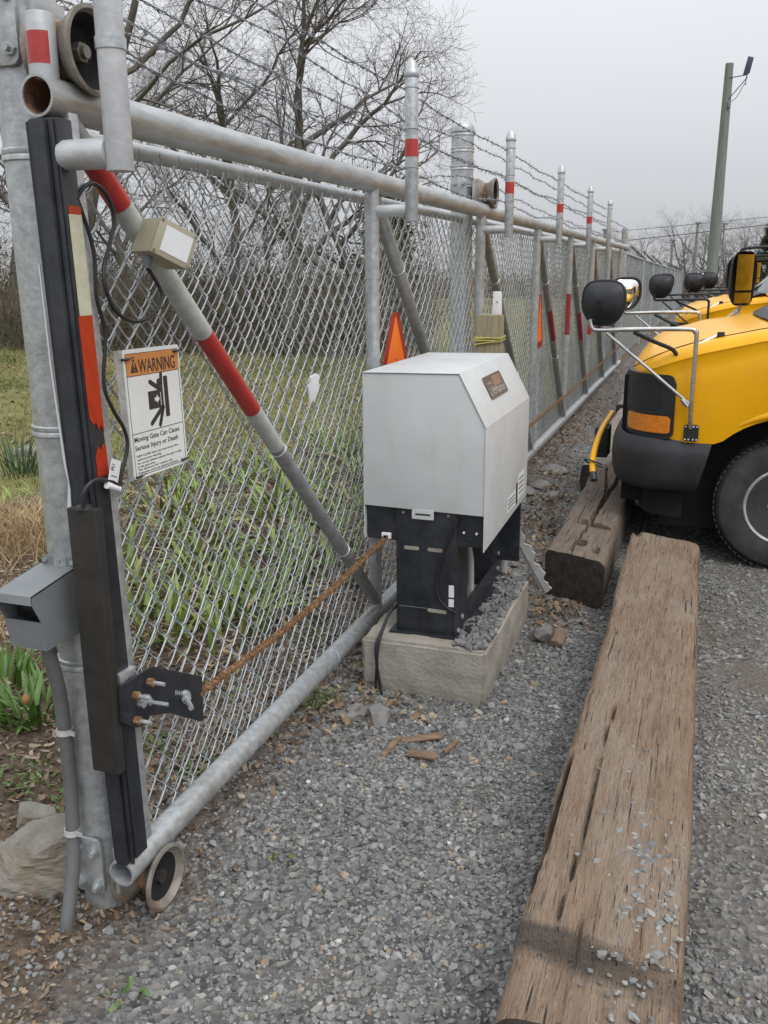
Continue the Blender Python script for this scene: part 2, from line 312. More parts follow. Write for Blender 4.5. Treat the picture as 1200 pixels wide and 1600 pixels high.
def text_mesh(body, w, h, o, u, v, name, m, parent, lift=.0006, bold=.012):
    """flat letters stretched to w x h, lower left corner at o, along u and v"""
    cu = bpy.data.curves.new('t', 'FONT'); cu.body = body; cu.size = 1; cu.resolution_u = 3; cu.offset = bold
    ob = bpy.data.objects.new('t', cu); col.objects.link(ob)
    dg = bpy.context.evaluated_depsgraph_get(); me = bpy.data.meshes.new_from_object(ob.evaluated_get(dg))
    V = np.array([tuple(x.co) for x in me.vertices]); F = [tuple(p.vertices) for p in me.polygons]
    bpy.data.objects.remove(ob); bpy.data.curves.remove(cu); bpy.data.meshes.remove(me)
    mn, mxx = V.min(0), V.max(0); u, v, o = vec(u), vec(v), vec(o); nn = np.cross(u, v)
    a = (V[:, 0]-mn[0])/(mxx[0]-mn[0])*w; b = (V[:, 1]-mn[1])/(mxx[1]-mn[1])*h
    P = o+a[:, None]*u+b[:, None]*v+nn*lift
    return link_mesh(name, P, F, m, parent, smooth=0)
def rrect(w, h, r, x0=0, y0=0):
    out = []
    for cx, cy, a0 in ((w-r, r, -PI/2), (w-r, h-r, 0), (r, h-r, PI/2), (r, r, PI)):
        for k in range(4): a = a0+k*PI/6; out.append((x0+cx+r*math.cos(a), y0+cy+r*math.sin(a)))
    return out
def fbm(x, y, z=0., oct=4): return noise.fractal(Vector((x, y, z)), 1.0, 2.0, oct)
rng = np.random.default_rng(7); random.seed(7)

# ================================================================ GROUND
def g(x, y):
    x = np.asarray(x, float); y = np.asarray(y, float)
    z = .010*np.sin(1.7*x+.6)*np.cos(1.3*y)+.008*np.sin(3.1*y+1.2*x)+.004*np.sin(7*x+2)*np.sin(6.3*y+1)
    z = z*np.clip((y+2)/3, 0, 1)*np.clip(1-(np.abs(x)-20)/30, 0, 1)
    z = z-.011*np.clip(y-17, 0, 400)                                    # the yard falls away gently
    z = z+.05*np.clip((-x-1.7)/2.5, 0, 1)*np.clip(1-(np.abs(x)-14)/30, 0, 1)  # the flower bed lies a little higher
    z = z-.02*np.exp(-((x+1.2)**2/.1+(y-1.75)**2/.15))
    return z
gx = np.unique(np.round(np.concatenate([[-600,-300,-150,-80,-50,-35], np.arange(-25,-5,1.), np.arange(-5,2.5,.12), np.arange(2.5,12,1.), [15,25,50,100,300,600]]), 4))
gy = np.unique(np.round(np.concatenate([[-300,-60,-15,-5,-2,-1], np.arange(-.5,8,.12), np.arange(8,26,1.), [30,35,40,50,65,80,110,150,220,300,450,700]]), 4))
GX, GY = np.meshgrid(gx, gy, indexing='ij')
GV = np.stack([GX, GY, g(GX, GY)], -1).reshape(-1, 3)
ny = len(gy); ii, jj = np.meshgrid(np.arange(len(gx)-1), np.arange(ny-1), indexing='ij')
GF = np.stack([ii*ny+jj, (ii+1)*ny+jj, (ii+1)*ny+jj+1, ii*ny+jj+1], -1).reshape(-1, 4)

gm = bpy.data.materials.new('gravel_soil_and_lawn'); gm.use_nodes = True
nt = gm.node_tree; gb = nt.nodes['Principled BSDF']; GL = nt.links.new
def gnoise(sc, det=6, rough=.6):
    n = _n(nt, 'ShaderNodeTexNoise'); n.inputs['Scale'].default_value = sc; n.inputs['Detail'].default_value = det; n.inputs['Roughness'].default_value = rough
    GL(gco.outputs['Object'], n.inputs['Vector']); return n.outputs[0]
def gramp(inp, stops):
    r = _n(nt, 'ShaderNodeValToRGB'); el = r.color_ramp.elements
    while len(el) < len(stops): el.new(.5)
    for k, (p_, c_) in enumerate(stops): el[k].position = p_; el[k].color = (*c_, 1)
    GL(inp, r.inputs[0]); return r.outputs[0]
def gmath(op, a, b):
    n = _n(nt, 'ShaderNodeMath', operation=op)
    for k, q in enumerate((a, b)):
        if isinstance(q, (int, float)): n.inputs[k].default_value = q
        else: GL(q, n.inputs[k])
    return n.outputs[0]
def gmix(f, a, b):
    n = _n(nt, 'ShaderNodeMix', data_type='RGBA'); GL(f, n.inputs[0]); GL(a, n.inputs[6]); GL(b, n.inputs[7]); return n.outputs[2]
def gstep(v, lo, hi):
    n = _n(nt, 'ShaderNodeMapRange'); n.inputs[1].default_value = lo; n.inputs[2].default_value = hi; GL(v, n.inputs[0]); return n.outputs[0]
gco = _n(nt, 'ShaderNodeTexCoord'); gs = _n(nt, 'ShaderNodeSeparateXYZ'); GL(gco.outputs['Object'], gs.inputs[0])
vo = _n(nt, 'ShaderNodeTexVoronoi'); vo.inputs['Scale'].default_value = 60; GL(gco.outputs['Object'], vo.inputs['Vector'])
vsep = _n(nt, 'ShaderNodeSeparateColor'); GL(vo.outputs['Color'], vsep.inputs[0])
gravel_c = gramp(vsep.outputs[0], [(0,(.06,.06,.06)),(.35,(.12,.12,.12)),(.8,(.19,.188,.182)),(.93,(.26,.24,.21)),(1,(.36,.35,.33))])
patch = gnoise(1.3, 5); dusty = gramp(patch, [(.42,(.115,.098,.08)),(.66,(.165,.155,.14))])
gravel_c = gmix(gstep(gnoise(2.2, 6), .5, .72), gravel_c, dusty)
gravel_c = gmix(gmath('MULTIPLY', gstep(gs.outputs[0], .02, .3), gstep(gnoise(3.1, 5), .38, .6)), gravel_c, dusty)
soil_c = gramp(gnoise(22, 8, .7), [(.3,(.045,.032,.024)),(.5,(.098,.071,.052)),(.72,(.19,.145,.105))])
lawn_c = gramp(gnoise(2.2, 8, .7), [(.3,(.15,.125,.06)),(.5,(.165,.165,.055)),(.7,(.24,.20,.10))])
wob = gmath('MULTIPLY', gmath('SUBTRACT', gnoise(2.4, 4), .5), .7)
xw = gmath('ADD', gs.outputs[0], wob)
soil_f = gstep(xw, -1.18, -1.42)                        # gravel yard -> bed along the gate
lim = gmath('MAXIMUM', gmath('SUBTRACT', 4.6, gmath('MULTIPLY', gmath('MAXIMUM', gmath('SUBTRACT', gs.outputs[1], 5.8), 0.), .62)), 1.6)
lawn_f = gstep(gmath('SUBTRACT', gmath('MULTIPLY', xw, -1.), lim), .0, .25)
gcol = gmix(lawn_f, gmix(soil_f, gravel_c, soil_c), lawn_c)
GL(gcol, gb.inputs['Base Color']); gb.inputs['Roughness'].default_value = .92; gb.inputs['Specular IOR Level'].default_value = .25
gbp = _n(nt, 'ShaderNodeBump'); gbp.inputs['Strength'].default_value = .7; gbp.inputs['Distance'].default_value = .012
GL(gmath('ADD', vo.outputs['Distance'], gnoise(40, 6)), gbp.inputs['Height']); GL(gbp.outputs[0], gb.inputs['Normal'])
ground = link_mesh('ground', GV, GF, gm, None, smooth=180); tag(ground, 'grey crushed stone yard and brown flower bed ground', 'ground', kind='structure')

# ---------------------------------------------------------------- loose stones
t_ = (1+5**.5)/2
ICO = np.array([(-1,t_,0),(1,t_,0),(-1,-t_,0),(1,-t_,0),(0,-1,t_),(0,1,t_),(0,-1,-t_),(0,1,-t_),(t_,0,-1),(t_,0,1),(-t_,0,-1),(-t_,0,1)], float)/math.sqrt(1+t_*t_)
ICF = np.array([(0,11,5),(0,5,1),(0,1,7),(0,7,10),(0,10,11),(1,5,9),(5,11,4),(11,10,2),(10,7,6),(7,1,8),(3,9,4),(3,4,2),(3,2,6),(3,6,8),(3,8,9),(4,9,5),(2,4,11),(6,2,10),(8,6,7),(9,8,1)])
OCT = np.array([(1,0,0),(-1,0,0),(0,1,0),(0,-1,0),(0,0,1),(0,0,-1)], float)
OCF = np.array([(0,2,4),(2,1,4),(1,3,4),(3,0,4),(2,0,5),(1,2,5),(3,1,5),(0,3,5)])
def rand_rot(n):
    q = rng.normal(size=(n, 4)); q /= np.linalg.norm(q, axis=1)[:, None]; a, b, c, d = q.T
    return np.stack([np.stack([1-2*(c*c+d*d), 2*(b*c-a*d), 2*(b*d+a*c)], -1), np.stack([2*(b*c+a*d), 1-2*(b*b+d*d), 2*(c*d-a*b)], -1), np.stack([2*(b*d-a*c), 2*(c*d+a*b), 1-2*(b*b+c*c)], -1)], 1)
def stones(name, P, S, T, base=ICO, faces=ICF, sink=.25, parent=None):
    n = len(P); k = len(base)
    V = base[None]*(1+rng.uniform(-.3, .25, (n, k, 1)))+rng.normal(0, .1, (n, k, 3))
    V *= (S[:, None]*rng.uniform(.55, 1.3, (n, 3)))[:, None, :]
    V = np.einsum('nij,nkj->nki', rand_rot(n), V)
    V[:, :, 2] *= .8
    V += P[:, None]; V[:, :, 2] += (S*(.5-sink))[:, None]
    F = (faces[None]+(np.arange(n)*k)[:, None, None]).reshape(-1, 3)
    return link_mesh(name, V.reshape(-1, 3), F, M['stone'], parent, smooth=0, tint=np.repeat(T, k))
def scatter(n, x0, x1, y0, y1, keep=None):
    x = rng.uniform(x0, x1, n); y = rng.uniform(y0, y1, n)
    if keep is not None:
        q = rng.uniform(size=n) < keep(x, y); x, y = x[q], y[q]
    return x, y
def wobx(x, y): return .10*np.sin(2.3*y+1)+.07*np.sin(5.1*y+2.2*x)+.05*np.sin(9*y+7*x)
def in_frame(x, y): return (y > 1.15) & (x < .36+.075*y-.02*(y<2)) & (x > -1.75)
def gravel_keep(x, y):
    e = np.clip((x+1.33+wobx(x, y))/.16, np.where(y < 2.1, .5, .2), 1)
    bare = np.clip(.75+.6*np.sin(1.9*x+.7)*np.sin(1.4*y+.4)+.25*np.sin(6*x)*np.sin(5*y), .45, 1)
    strip = np.where((x < -.75) & (y > 4.3), .35, 1.)*np.where(x > .09, np.clip(.62+.5*np.sin(4.1*y+1.3)*np.sin(7*x), .25, .95), 1.)*np.clip(1.02-.5*np.exp(-((x+.95)**2/.03+(y-1.75)**2/.25)), 0, 1)
    return e*bare*strip*in_frame(x, y)
x1, y1 = scatter(68000, -1.9, .75, 1.15, 3.6, gravel_keep)
S1 = np.clip(rng.lognormal(-5.18, .40, len(x1)), .0028, .015)
x2, y2 = scatter(1500, -1.9, .75, 1.15, 3.8, gravel_keep)
S2 = np.clip(rng.lognormal(-4.42, .28, len(x2)), .008, .024)
X_, Y_ = np.r_[x1, x2], np.r_[y1, y2]
tag(stones('gravel', np.c_[X_, Y_, g(X_, Y_)], np.r_[S1, S2], np.where(rng.uniform(size=len(X_)) < .045, rng.uniform(.84, .99, len(X_)), np.clip(rng.beta(2, 1.9, len(X_))*.84+.10*np.sin(2.3*X_+1.1*Y_)*np.sin(1.7*Y_-.6)+.06*np.sin(6.1*X_)*np.sin(5.3*Y_), 0, .84))), 'loose grey crushed stone covering the near yard', 'gravel', kind='stuff')
x3, y3 = scatter(60000, -1.7, 1.4, 3.6, 9.5, gravel_keep)
S3 = np.clip(rng.lognormal(-4.9, .36, len(x3)), .004, .02)
tag(stones('gravel', np.c_[x3, y3, g(x3, y3)], S3, rng.beta(2., 2., len(x3))*.86, OCT, OCF), 'grey crushed stone spreading under the parked vans', 'gravel', kind='stuff')

# ---------------------------------------------------------------- dead leaves, bark mulch, lawn blades
LEAF2D = np.array([(0,-.5),(.10,-.3),(.30,-.22),(.14,-.08),(.36,.08),(.15,.18),(.22,.36),(0,.5),(-.22,.36),(-.15,.18),(-.36,.08),(-.14,-.08),(-.30,-.22),(-.10,-.3)])
def flakes(name, x, y, S, T, m, shape='leaf', lift=.012, tilt=.5, zbase=None):
    n = len(x)
    B = LEAF2D if shape == 'leaf' else np.array([(-.16,-.5),(.16,-.5),(.2,.0),(.12,.5),(-.14,.5),(-.2,.05)])
    k = len(B)
    curl = rng.uniform(-.9, .9, (n, 1)); cu2 = rng.uniform(-.6, .6, (n, 1))
    V = np.zeros((n, k+1, 3)); V[:, :k, 0] = B[None, :, 0]; V[:, :k, 1] = B[None, :, 1]
    V[:, :, 2] = curl*(V[:, :, 0]**2)*2+cu2*(V[:, :, 1]**2)
    V *= S[:, None, None]
    a = rng.uniform(0, 2*PI, n); tx = rng.normal(0, tilt, n); ty = rng.normal(0, tilt, n)
    def rot(ax, an):
        c, s_ = np.cos(an), np.sin(an); R = np.zeros((n, 3, 3)); i, j = (ax+1)%3, (ax+2)%3
        R[:, ax, ax] = 1; R[:, i, i] = c; R[:, j, j] = c; R[:, i, j] = -s_; R[:, j, i] = s_; return R
    V = np.einsum('nij,nkj->nki', rot(2, a) @ rot(0, tx) @ rot(1, ty), V)
    z = (g(x, y) if zbase is None else zbase)+rng.uniform(.002, lift, n)
    V += np.stack([x, y, z], -1)[:, None]
    q = np.arange(k); tri = np.stack([q, (q+1)%k, np.full(k, k)], -1)
    F = (tri[None]+(np.arange(n)*(k+1))[:, None, None]).reshape(-1, 3)
    return link_mesh(name, V.reshape(-1, 3), F, m, None, smooth=0, tint=np.repeat(T, k+1))
x, y = scatter(44000, -4.6, -.95, 1.1, 8.5, lambda x, y: np.clip((np.where(y < 2.0, -1.0, -1.22)-x+wobx(x, y))/.25, 0, 1)*(x < -.95)*np.where(y < 2.0, 1., .75)*(x > -.95*y-.8)*np.clip(1.25-(y-1)/9, .25, 1))
tag(flakes('mulch', x, y, np.where(y < 2., rng.uniform(.008, .028, len(x)), rng.uniform(.012, .045, len(x))), rng.uniform(size=len(x))*np.where(y < 2., .8, 1.), M['mulch'], 'chip', .014, .35), 'brown bark mulch covering the flower bed soil', 'mulch', kind='stuff')
def piles(spots, per):
    xs, ys, zs = [], [], []
    for (cx, cy, sx, sy, k, h) in spots:
        n = int(per*k); a, b = rng.normal(0, 1, n), rng.normal(0, 1, n)
        xs.append(cx+a*sx); ys.append(cy+b*sy); zs.append(h*np.exp(-.5*(a*a+b*b))*rng.uniform(0, 1, n))
    x, y, z = map(np.concatenate, (xs, ys, zs)); return x, y, z
lx, ly, lz = piles([(-1.17,3.0,.07,.16,.55,.03),(-1.28,2.7,.05,.3,.3,.02),(-.62,4.2,.09,.16,1.1,.05),(-.60,4.55,.05,.2,.5,.04),(-.93,5.6,.12,.4,1.4,.05),(-.95,6.5,.10,.5,1.3,.05),
    (-1.2,8.9,.12,.9,2.0,.05),(-1.05,11.2,.2,1.2,2.0,.05),(-1.1,14.5,.25,1.6,1.6,.04),(-1.12,7.2,.12,.5,1.0,.04),(-1.7,2.4,.18,.4,.7,.01),(-2.3,3.2,.5,.6,1.2,.01),(-1.55,1.5,.15,.16,.22,.01),(-1.75,1.95,.12,.12,.3,.01),(-2.9,4.3,.7,.8,1.2,.01),(-.72,4.9,.1,.25,.5,.03),(-.95,2.98,.06,.08,.12,.02),(-1.45,1.32,.15,.1,.12,.01)], 210)
keep = ~((lx > -.98) & (ly < 4.0) & (ly > 3.1) & (lx > -1.2)) & ~((lx > -.67) & (lx < -.36) & (ly > 4.35) & (ly < 6.7))
lx, ly, lz = lx[keep], ly[keep], lz[keep]
tag(flakes('leaf_litter', lx, ly, np.where(ly < 2., rng.uniform(.014, .036, len(lx)), rng.uniform(.018, .05, len(lx))), rng.uniform(size=len(lx)), M['leaf'], 'leaf', .02, .5, g(lx, ly)+lz), 'curled brown oak leaves drifted along the gate and timbers', 'leaves', kind='stuff')
x, y = scatter(5200, -13, -3.2, 6, 17, lambda x, y: (x > -.95*y-1)*(-x > 4.7-.62*np.maximum(y-5.8, 0))*.9)
tag(flakes('lawn_leaves', x, y, rng.uniform(.03, .08, len(x)), rng.uniform(size=len(x)), M['leaf'], 'leaf', .04, .5), 'dead leaves scattered over the lawn behind the gate', 'leaves', kind='stuff')
def blades(name, x, y, H, W, T, m, lean=.45, zb=None):
    n = len(x); a = rng.uniform(0, 2*PI, n); d = np.stack([np.cos(a), np.sin(a), np.zeros(n)], -1)
    b = rng.uniform(0, 2*PI, n); le = np.abs(rng.normal(0, lean, n)); l = np.stack([np.cos(b)*le, np.sin(b)*le, np.ones(n)], -1)
    P = np.stack([x, y, (g(x, y) if zb is None else zb)-.005], -1)
    mid = P+l*np.array([.35,.35,.6])*H[:, None]; top = P+l*H[:, None]*np.array([1,1,.95])
    V = np.stack([P-d*W[:, None], P+d*W[:, None], mid+d*W[:, None]*.7, mid-d*W[:, None]*.7, top], 1)
    o = (np.arange(n)*5)[:, None, None]
    F = (np.array([(0,1,2),(0,2,3),(3,2,4)])[None]+o).reshape(-1, 3)
    return link_mesh(name, V.reshape(-1, 3), F, m, None, smooth=0, tint=np.repeat(T, 5))
x, y = scatter(110000, -15, -2.4, 5.0, 17, lambda x, y: (x > -.95*y-1)*(x < -.28*y+.4)*np.clip((-x-(np.maximum(4.6-.62*np.maximum(y-5.8, 0), 1.6))+wobx(x, y)*2)/.5, 0, 1)*np.clip(.7+.5*np.sin(1.3*x)*np.sin(1.1*y+.5), .3, 1))
T = np.clip(.5+.3*np.sin(.9*x+1)*np.sin(.8*y)+.25*rng.normal(size=len(x)), 0, 1)
tag(blades('lawn_grass', x, y, rng.uniform(.03, .085, len(x)), rng.uniform(.003, .006, len(x))*(.6+y/14), T, M['grass'], .6), 'patchy olive green lawn beyond the flower bed', 'grass', kind='stuff')
x = np.r_[rng.normal(-3.95, .30, 2600), rng.normal(-2.95, .25, 500)]; y = np.r_[rng.normal(4.25, .25, 2600), rng.normal(3.35, .25, 500)]
tag(blades('dry_grass', x, y, np.r_[rng.uniform(.08, .24, 2600), rng.uniform(.05, .16, 500)], rng.uniform(.002, .004, len(x)), rng.uniform(size=len(x)), M['straw'], 1.1), 'heap of dry straw coloured grass behind the gate post', 'dry grass', kind='stuff')
sx, sy = scatter(700, -4.6, -1.5, 2.3, 6.5, lambda x, y: (x > -.95*y-.6)*.9)
P0 = np.c_[sx, sy, g(sx, sy)+.012]; an = rng.uniform(0, 2*PI, len(sx)); ln = rng.uniform(.04, .22, len(sx))
P1 = P0+np.c_[np.cos(an)*ln, np.sin(an)*ln, rng.uniform(0, .035, len(sx))]
V, F = segs_mesh(P0, P1, rng.uniform(.0012, .003, len(sx)), rng.uniform(.0008, .002, len(sx)))
tag(link_mesh('fallen_twigs', V, F, M['straw'], smooth=0, tint=rng.uniform(0, 1, len(V))), 'thin dry stalks and twigs lying on the flower bed', 'twigs', kind='stuff')
def weeds(name, spots, n, label):
    xs, ys = [], []
    for cx, cy, s_ in spots: xs.append(rng.normal(cx, s_, n)); ys.append(rng.normal(cy, s_, n))
    x, y = np.concatenate(xs), np.concatenate(ys)
    o = flakes(name, x, y, rng.uniform(.014, .034, len(x)), rng.uniform(size=len(x)), M['weed'], 'chip', .05, .7); o.data.materials[0] = M['weed']
    return tag(o, label, 'weeds', kind='stuff')
weeds('low_weeds', [(-1.85,2.12,.07),(-1.72,1.98,.05),(-2.05,2.1,.06),(-1.8,2.45,.06)], 90, 'low round leaved green weeds beside the flat rock')
weeds('low_weeds', [(-1.30,2.93,.035),(-1.6,3.5,.08),(-1.5,2.35,.07),(-1.75,2.9,.09)], 70, 'small green weeds growing under the bottom gate rail')
weeds('low_weeds', [(-1.16,1.44,.025),(-1.03,2.02,.03)], 9, 'tiny moss green weeds in the near gravel')

# ================================================================ SLIDING GATE
GXP = -1.305                                   # plane of the gate frame
UP = [1.672, 3.58, 5.48, 7.42, 9.28, 11.15, 13.0, 14.85]
gate = thing('sliding_gate', 'long galvanised chain link sliding gate with barbed wire above and black leading edge', 'gate', (GXP, 1.67, 0))
tr = MB().hollow((GXP, 1.618, 1.997), (GXP, 15.72, 1.993), .041, .035, 28).build('top_rail', M['galv_old'], gate)
MB().tube([(GXP, 1.622, 1.997), (GXP, 1.86, 1.997)], .0345, 24, caps=False).build('pipe_bore', M['rust_in'], tr)
MB().tube([(GXP, 1.86, 1.997), (GXP, 1.862, 1.997)], .0349, 24).build('bore_end', M['rust_in'], tr)
ec = MB().bx(GXP-.05, GXP+.05, 15.72, 15.80, 1.94, 2.05).build('end_cap', M['galv_old'], gate, bevel=.008)
MB().hollow((GXP, 1.648, .156), (GXP, 15.6, .15), .037, .031, 24).build('bottom_rail', M['galv'], gate)
st = MB().tube([(GXP-.005, 1.655, 2.03), (GXP-.005, 1.657, 2.155)], .0295, 20).build('stub_post', M['alu_paint'], gate, bevel=.003)
def arc_patch(p0, p1, r, a0, a1, n=10, t=.0008):
    """tape wrapped on part of a pipe p0-p1; angle 0 faces the viewer (-Y +X)"""
    p0, p1 = vec(p0), vec(p1); d = (p1-p0)/np.linalg.norm(p1-p0)
    f = vec((.62, -.78, 0)); f -= d*np.dot(f, d); f /= np.linalg.norm(f); s_ = np.cross(d, f)
    A = np.linspace(a0, a1, n); mb = MB(); V = []
    for p in (p0, p1):
        for a in A: V.append(p+(r+t)*(math.cos(a)*f+math.sin(a)*s_))
    mb.add(V, [(i, i+1, n+i+1, n+i) for i in range(n-1)])
    return mb
arc_patch((GXP-.005, 1.656, 2.058), (GXP-.005, 1.657, 2.118), .0295, -1.25, .45).build('red_tape', M['red'], st)
for i, y in enumerate(UP):
    if i == 0: continue
    u = MB().tube([(GXP, y, .17), (GXP, y, 1.975)], .0295 if i < 6 else .032, 18).build('upright', M['galv'] if i % 2 else M['galv_old'], gate)
    for z in ((.42, .95, 1.62) if i < 5 else ()):
        MB().lathe([(.0298, -.0014), (.0318, 0), (.0298, .0014)], (GXP, y, z), (0, .05, 1), 18).build('tie_wire', M['wire'], u)
    if i in (4, 5): arc_patch((GXP, y, 1.02 if i == 4 else .9), (GXP, y, 1.42 if i == 4 else 1.30), .0295, -1.2, .6).build('red_tape', M['dark_red' if i == 4 else 'red'], u)
def brace(y0, z0, y1, z1, r, m, tapes=(), ties=()):
    a, b = vec((GXP, y0, z0)), vec((GXP, y1, z1)); o = MB().tube([a, b], r, 18).build('brace', m, gate)
    d = b-a
    for t0, t1, mm, full in tapes:
        if full: MB().tube([a+d*t0, a+d*t1], r+.0012, 20).build('tape_sleeve', M[mm], o)
        else: arc_patch(a+d*t0, a+d*t1, r+.0008, -1.5, 1.0).build('red_tape', M[mm], o)
    for t in ties: MB().lathe([(r+.0008, -.0014), (r+.0032, 0), (r+.0008, .0014)], a+d*t, d+vec((0,.25,.9))*.4, 18).build('tie_wire', M['wire'], o)
    return o
brace(1.70, 1.965, 3.575, .215, .0262, M['brace'], [(.03,.092,'red',1),(.093,.272,'whitetape',1),(.273,.415,'red',1),(.416,.497,'whitetape',1)], (.505, .80))
brace(3.62, 1.93, 5.45, .22, .029, M['brace'], (), (.16, .5))
brace(5.52, 1.93, 7.38, .22, .029, M['rust' if False else 'brace'], (), (.2, .6))
brace(7.46, 1.93, 9.24, .22, .03, M['brace'], [(.36,.52,'dark_red',0)], (.22, .62))
brace(9.32, 1.93, 11.1, .22, .03, M['brace'], [(.42,.6,'dark_red',0)], (.25,))
brace(11.2, 1.93, 12.95, .22, .03, M['brace'], [(.5,.62,'dark_red',0)])
brace(13.05, 1.93, 14.8, .22, .03, M['brace'])
# --- barbed wire posts on short arms
BX = -1.137
BPY = [1.642, 3.585, 5.48, 7.42, 9.30, 11.17]
WZ = [2.325, 2.178, 2.036]
CAP = [(.0, .062), (.006, .0605), (.013, .055), (.020, .044), (.026, .028), (.0285, .016), (.0305, .012), (.0305, .0), (.0275, -.006)]
for i, y in enumerate(BPY):
    z0, z1 = (1.842, 2.372) if i else (1.848, 2.45)
    a = MB().tube([(GXP+(.012 if i else .036), y, 1.884), (BX-.02, y, 1.884)], .0235 if i else .03, 16).build('barb_arm', M['alu_paint'], gate)
    b = MB().tube([(BX, y, z0), (BX, y, z1)], .0262 if i else .0275, 20).build('barb_post', M['galv'] if i else M['alu_paint'], gate, bevel=.0015)
    MB().lathe(CAP[::-1], (BX, y, z1), (0, 0, 1), 20).build('post_cap', M['galv'], b)
    if 0 < i < 5: MB().tube([(BX, y, 2.082 - .0*i), (BX, y, 2.146)], .0268, 20, caps=False).build('red_tape', M['red'], b)
    if i: 
        for z in WZ: MB().lathe([(.0266, -.0016), (.0296, 0), (.0266, .0016)], (BX, y, z+.004), (0, .08, 1), 18).build('tie_wire', M['wire'], b)
    else:
        MB().lathe([(.0275, -.011), (.0300, -.011), (.0305, .011), (.0275, .011)], (BX, y, 2.082), (0, 0, 1), 20, closed=True).build('tension_band', M['galv'], b)
def barbed(path, pitch=.105, near=8., wob=.006, step=.014):
    """two twisted strands with four-point barbs"""
    P = smooth_path(path, 10); d = np.r_[0, np.cumsum(np.linalg.norm(np.diff(P, axis=0), axis=1))]
    L = d[-1]; s_ = np.arange(0, L, step)
    Q = np.stack([np.interp(s_, d, P[:, k]) for k in range(3)], -1)
    Q[:, 2] += wob*np.sin(s_*7.3)+wob*.5*np.sin(s_*17+1); Q[:, 0] += wob*np.sin(s_*5.7+2)
    T = np.gradient(Q, axis=0); T /= np.linalg.norm(T, axis=1)[:, None]
    u = np.cross(T, [0,0,1.]); u /= np.linalg.norm(u, axis=1)[:, None]; w = np.cross(T, u)
    SP0, SP1, R0, R1 = [], [], [], []
    for ph in (0, PI):
        A = s_*95+ph; H = Q+.0023*(np.cos(A)[:, None]*u+np.sin(A)[:, None]*w)
        SP0.append(H[:-1]); SP1.append(H[1:]); R0.append(np.full(len(H)-1, .0019)); R1.append(np.full(len(H)-1, .0019))
    k = np.arange(3, len(s_)-3, max(1, int(pitch/step)))
    k = k+rng.integers(-1, 2, len(k)); c = Q[k]; n = len(k)
    SP0.append(c-T[k]*.008); SP1.append(c+T[k]*.008); R0.append(np.full(n, .0056)); R1.append(np.full(n, .0056))
    for q in range(4):
        a = rng.uniform(0, 2*PI, n); dd = np.cos(a)[:, None]*u[k]+np.sin(a)[:, None]*w[k]+T[k]*rng.uniform(-.35, .35, (n, 1))
        o = T[k]*rng.uniform(-.007, .007, (n, 1))
        SP0.append(c+o); SP1.append(c+o+dd*rng.uniform(.016, .024, (n, 1))); R0.append(np.full(n, .0017)); R1.append(np.full(n, .0005))
    return segs_mesh(*map(np.concatenate, (SP0, SP1, R0, R1)), 3)
for q, z in enumerate(WZ):
    ys = BPY; zz = [z+[.02, .03, .046][q]]+[z]*5
    path = []
    for a in range(len(ys)-1):
        path += [(BX-.032, ys[a], zz[a]), (BX-.03, (ys[a]+ys[a+1])/2, (zz[a]+zz[a+1])/2-[.012,.02,.03][q])]
    path.append((BX-.032, ys[-1], zz[-1]))
    V, F = barbed(path, wob=.0022); tag(link_mesh('barbed_wire', V, F, M['barb'], gate, smooth=0), kind=None)

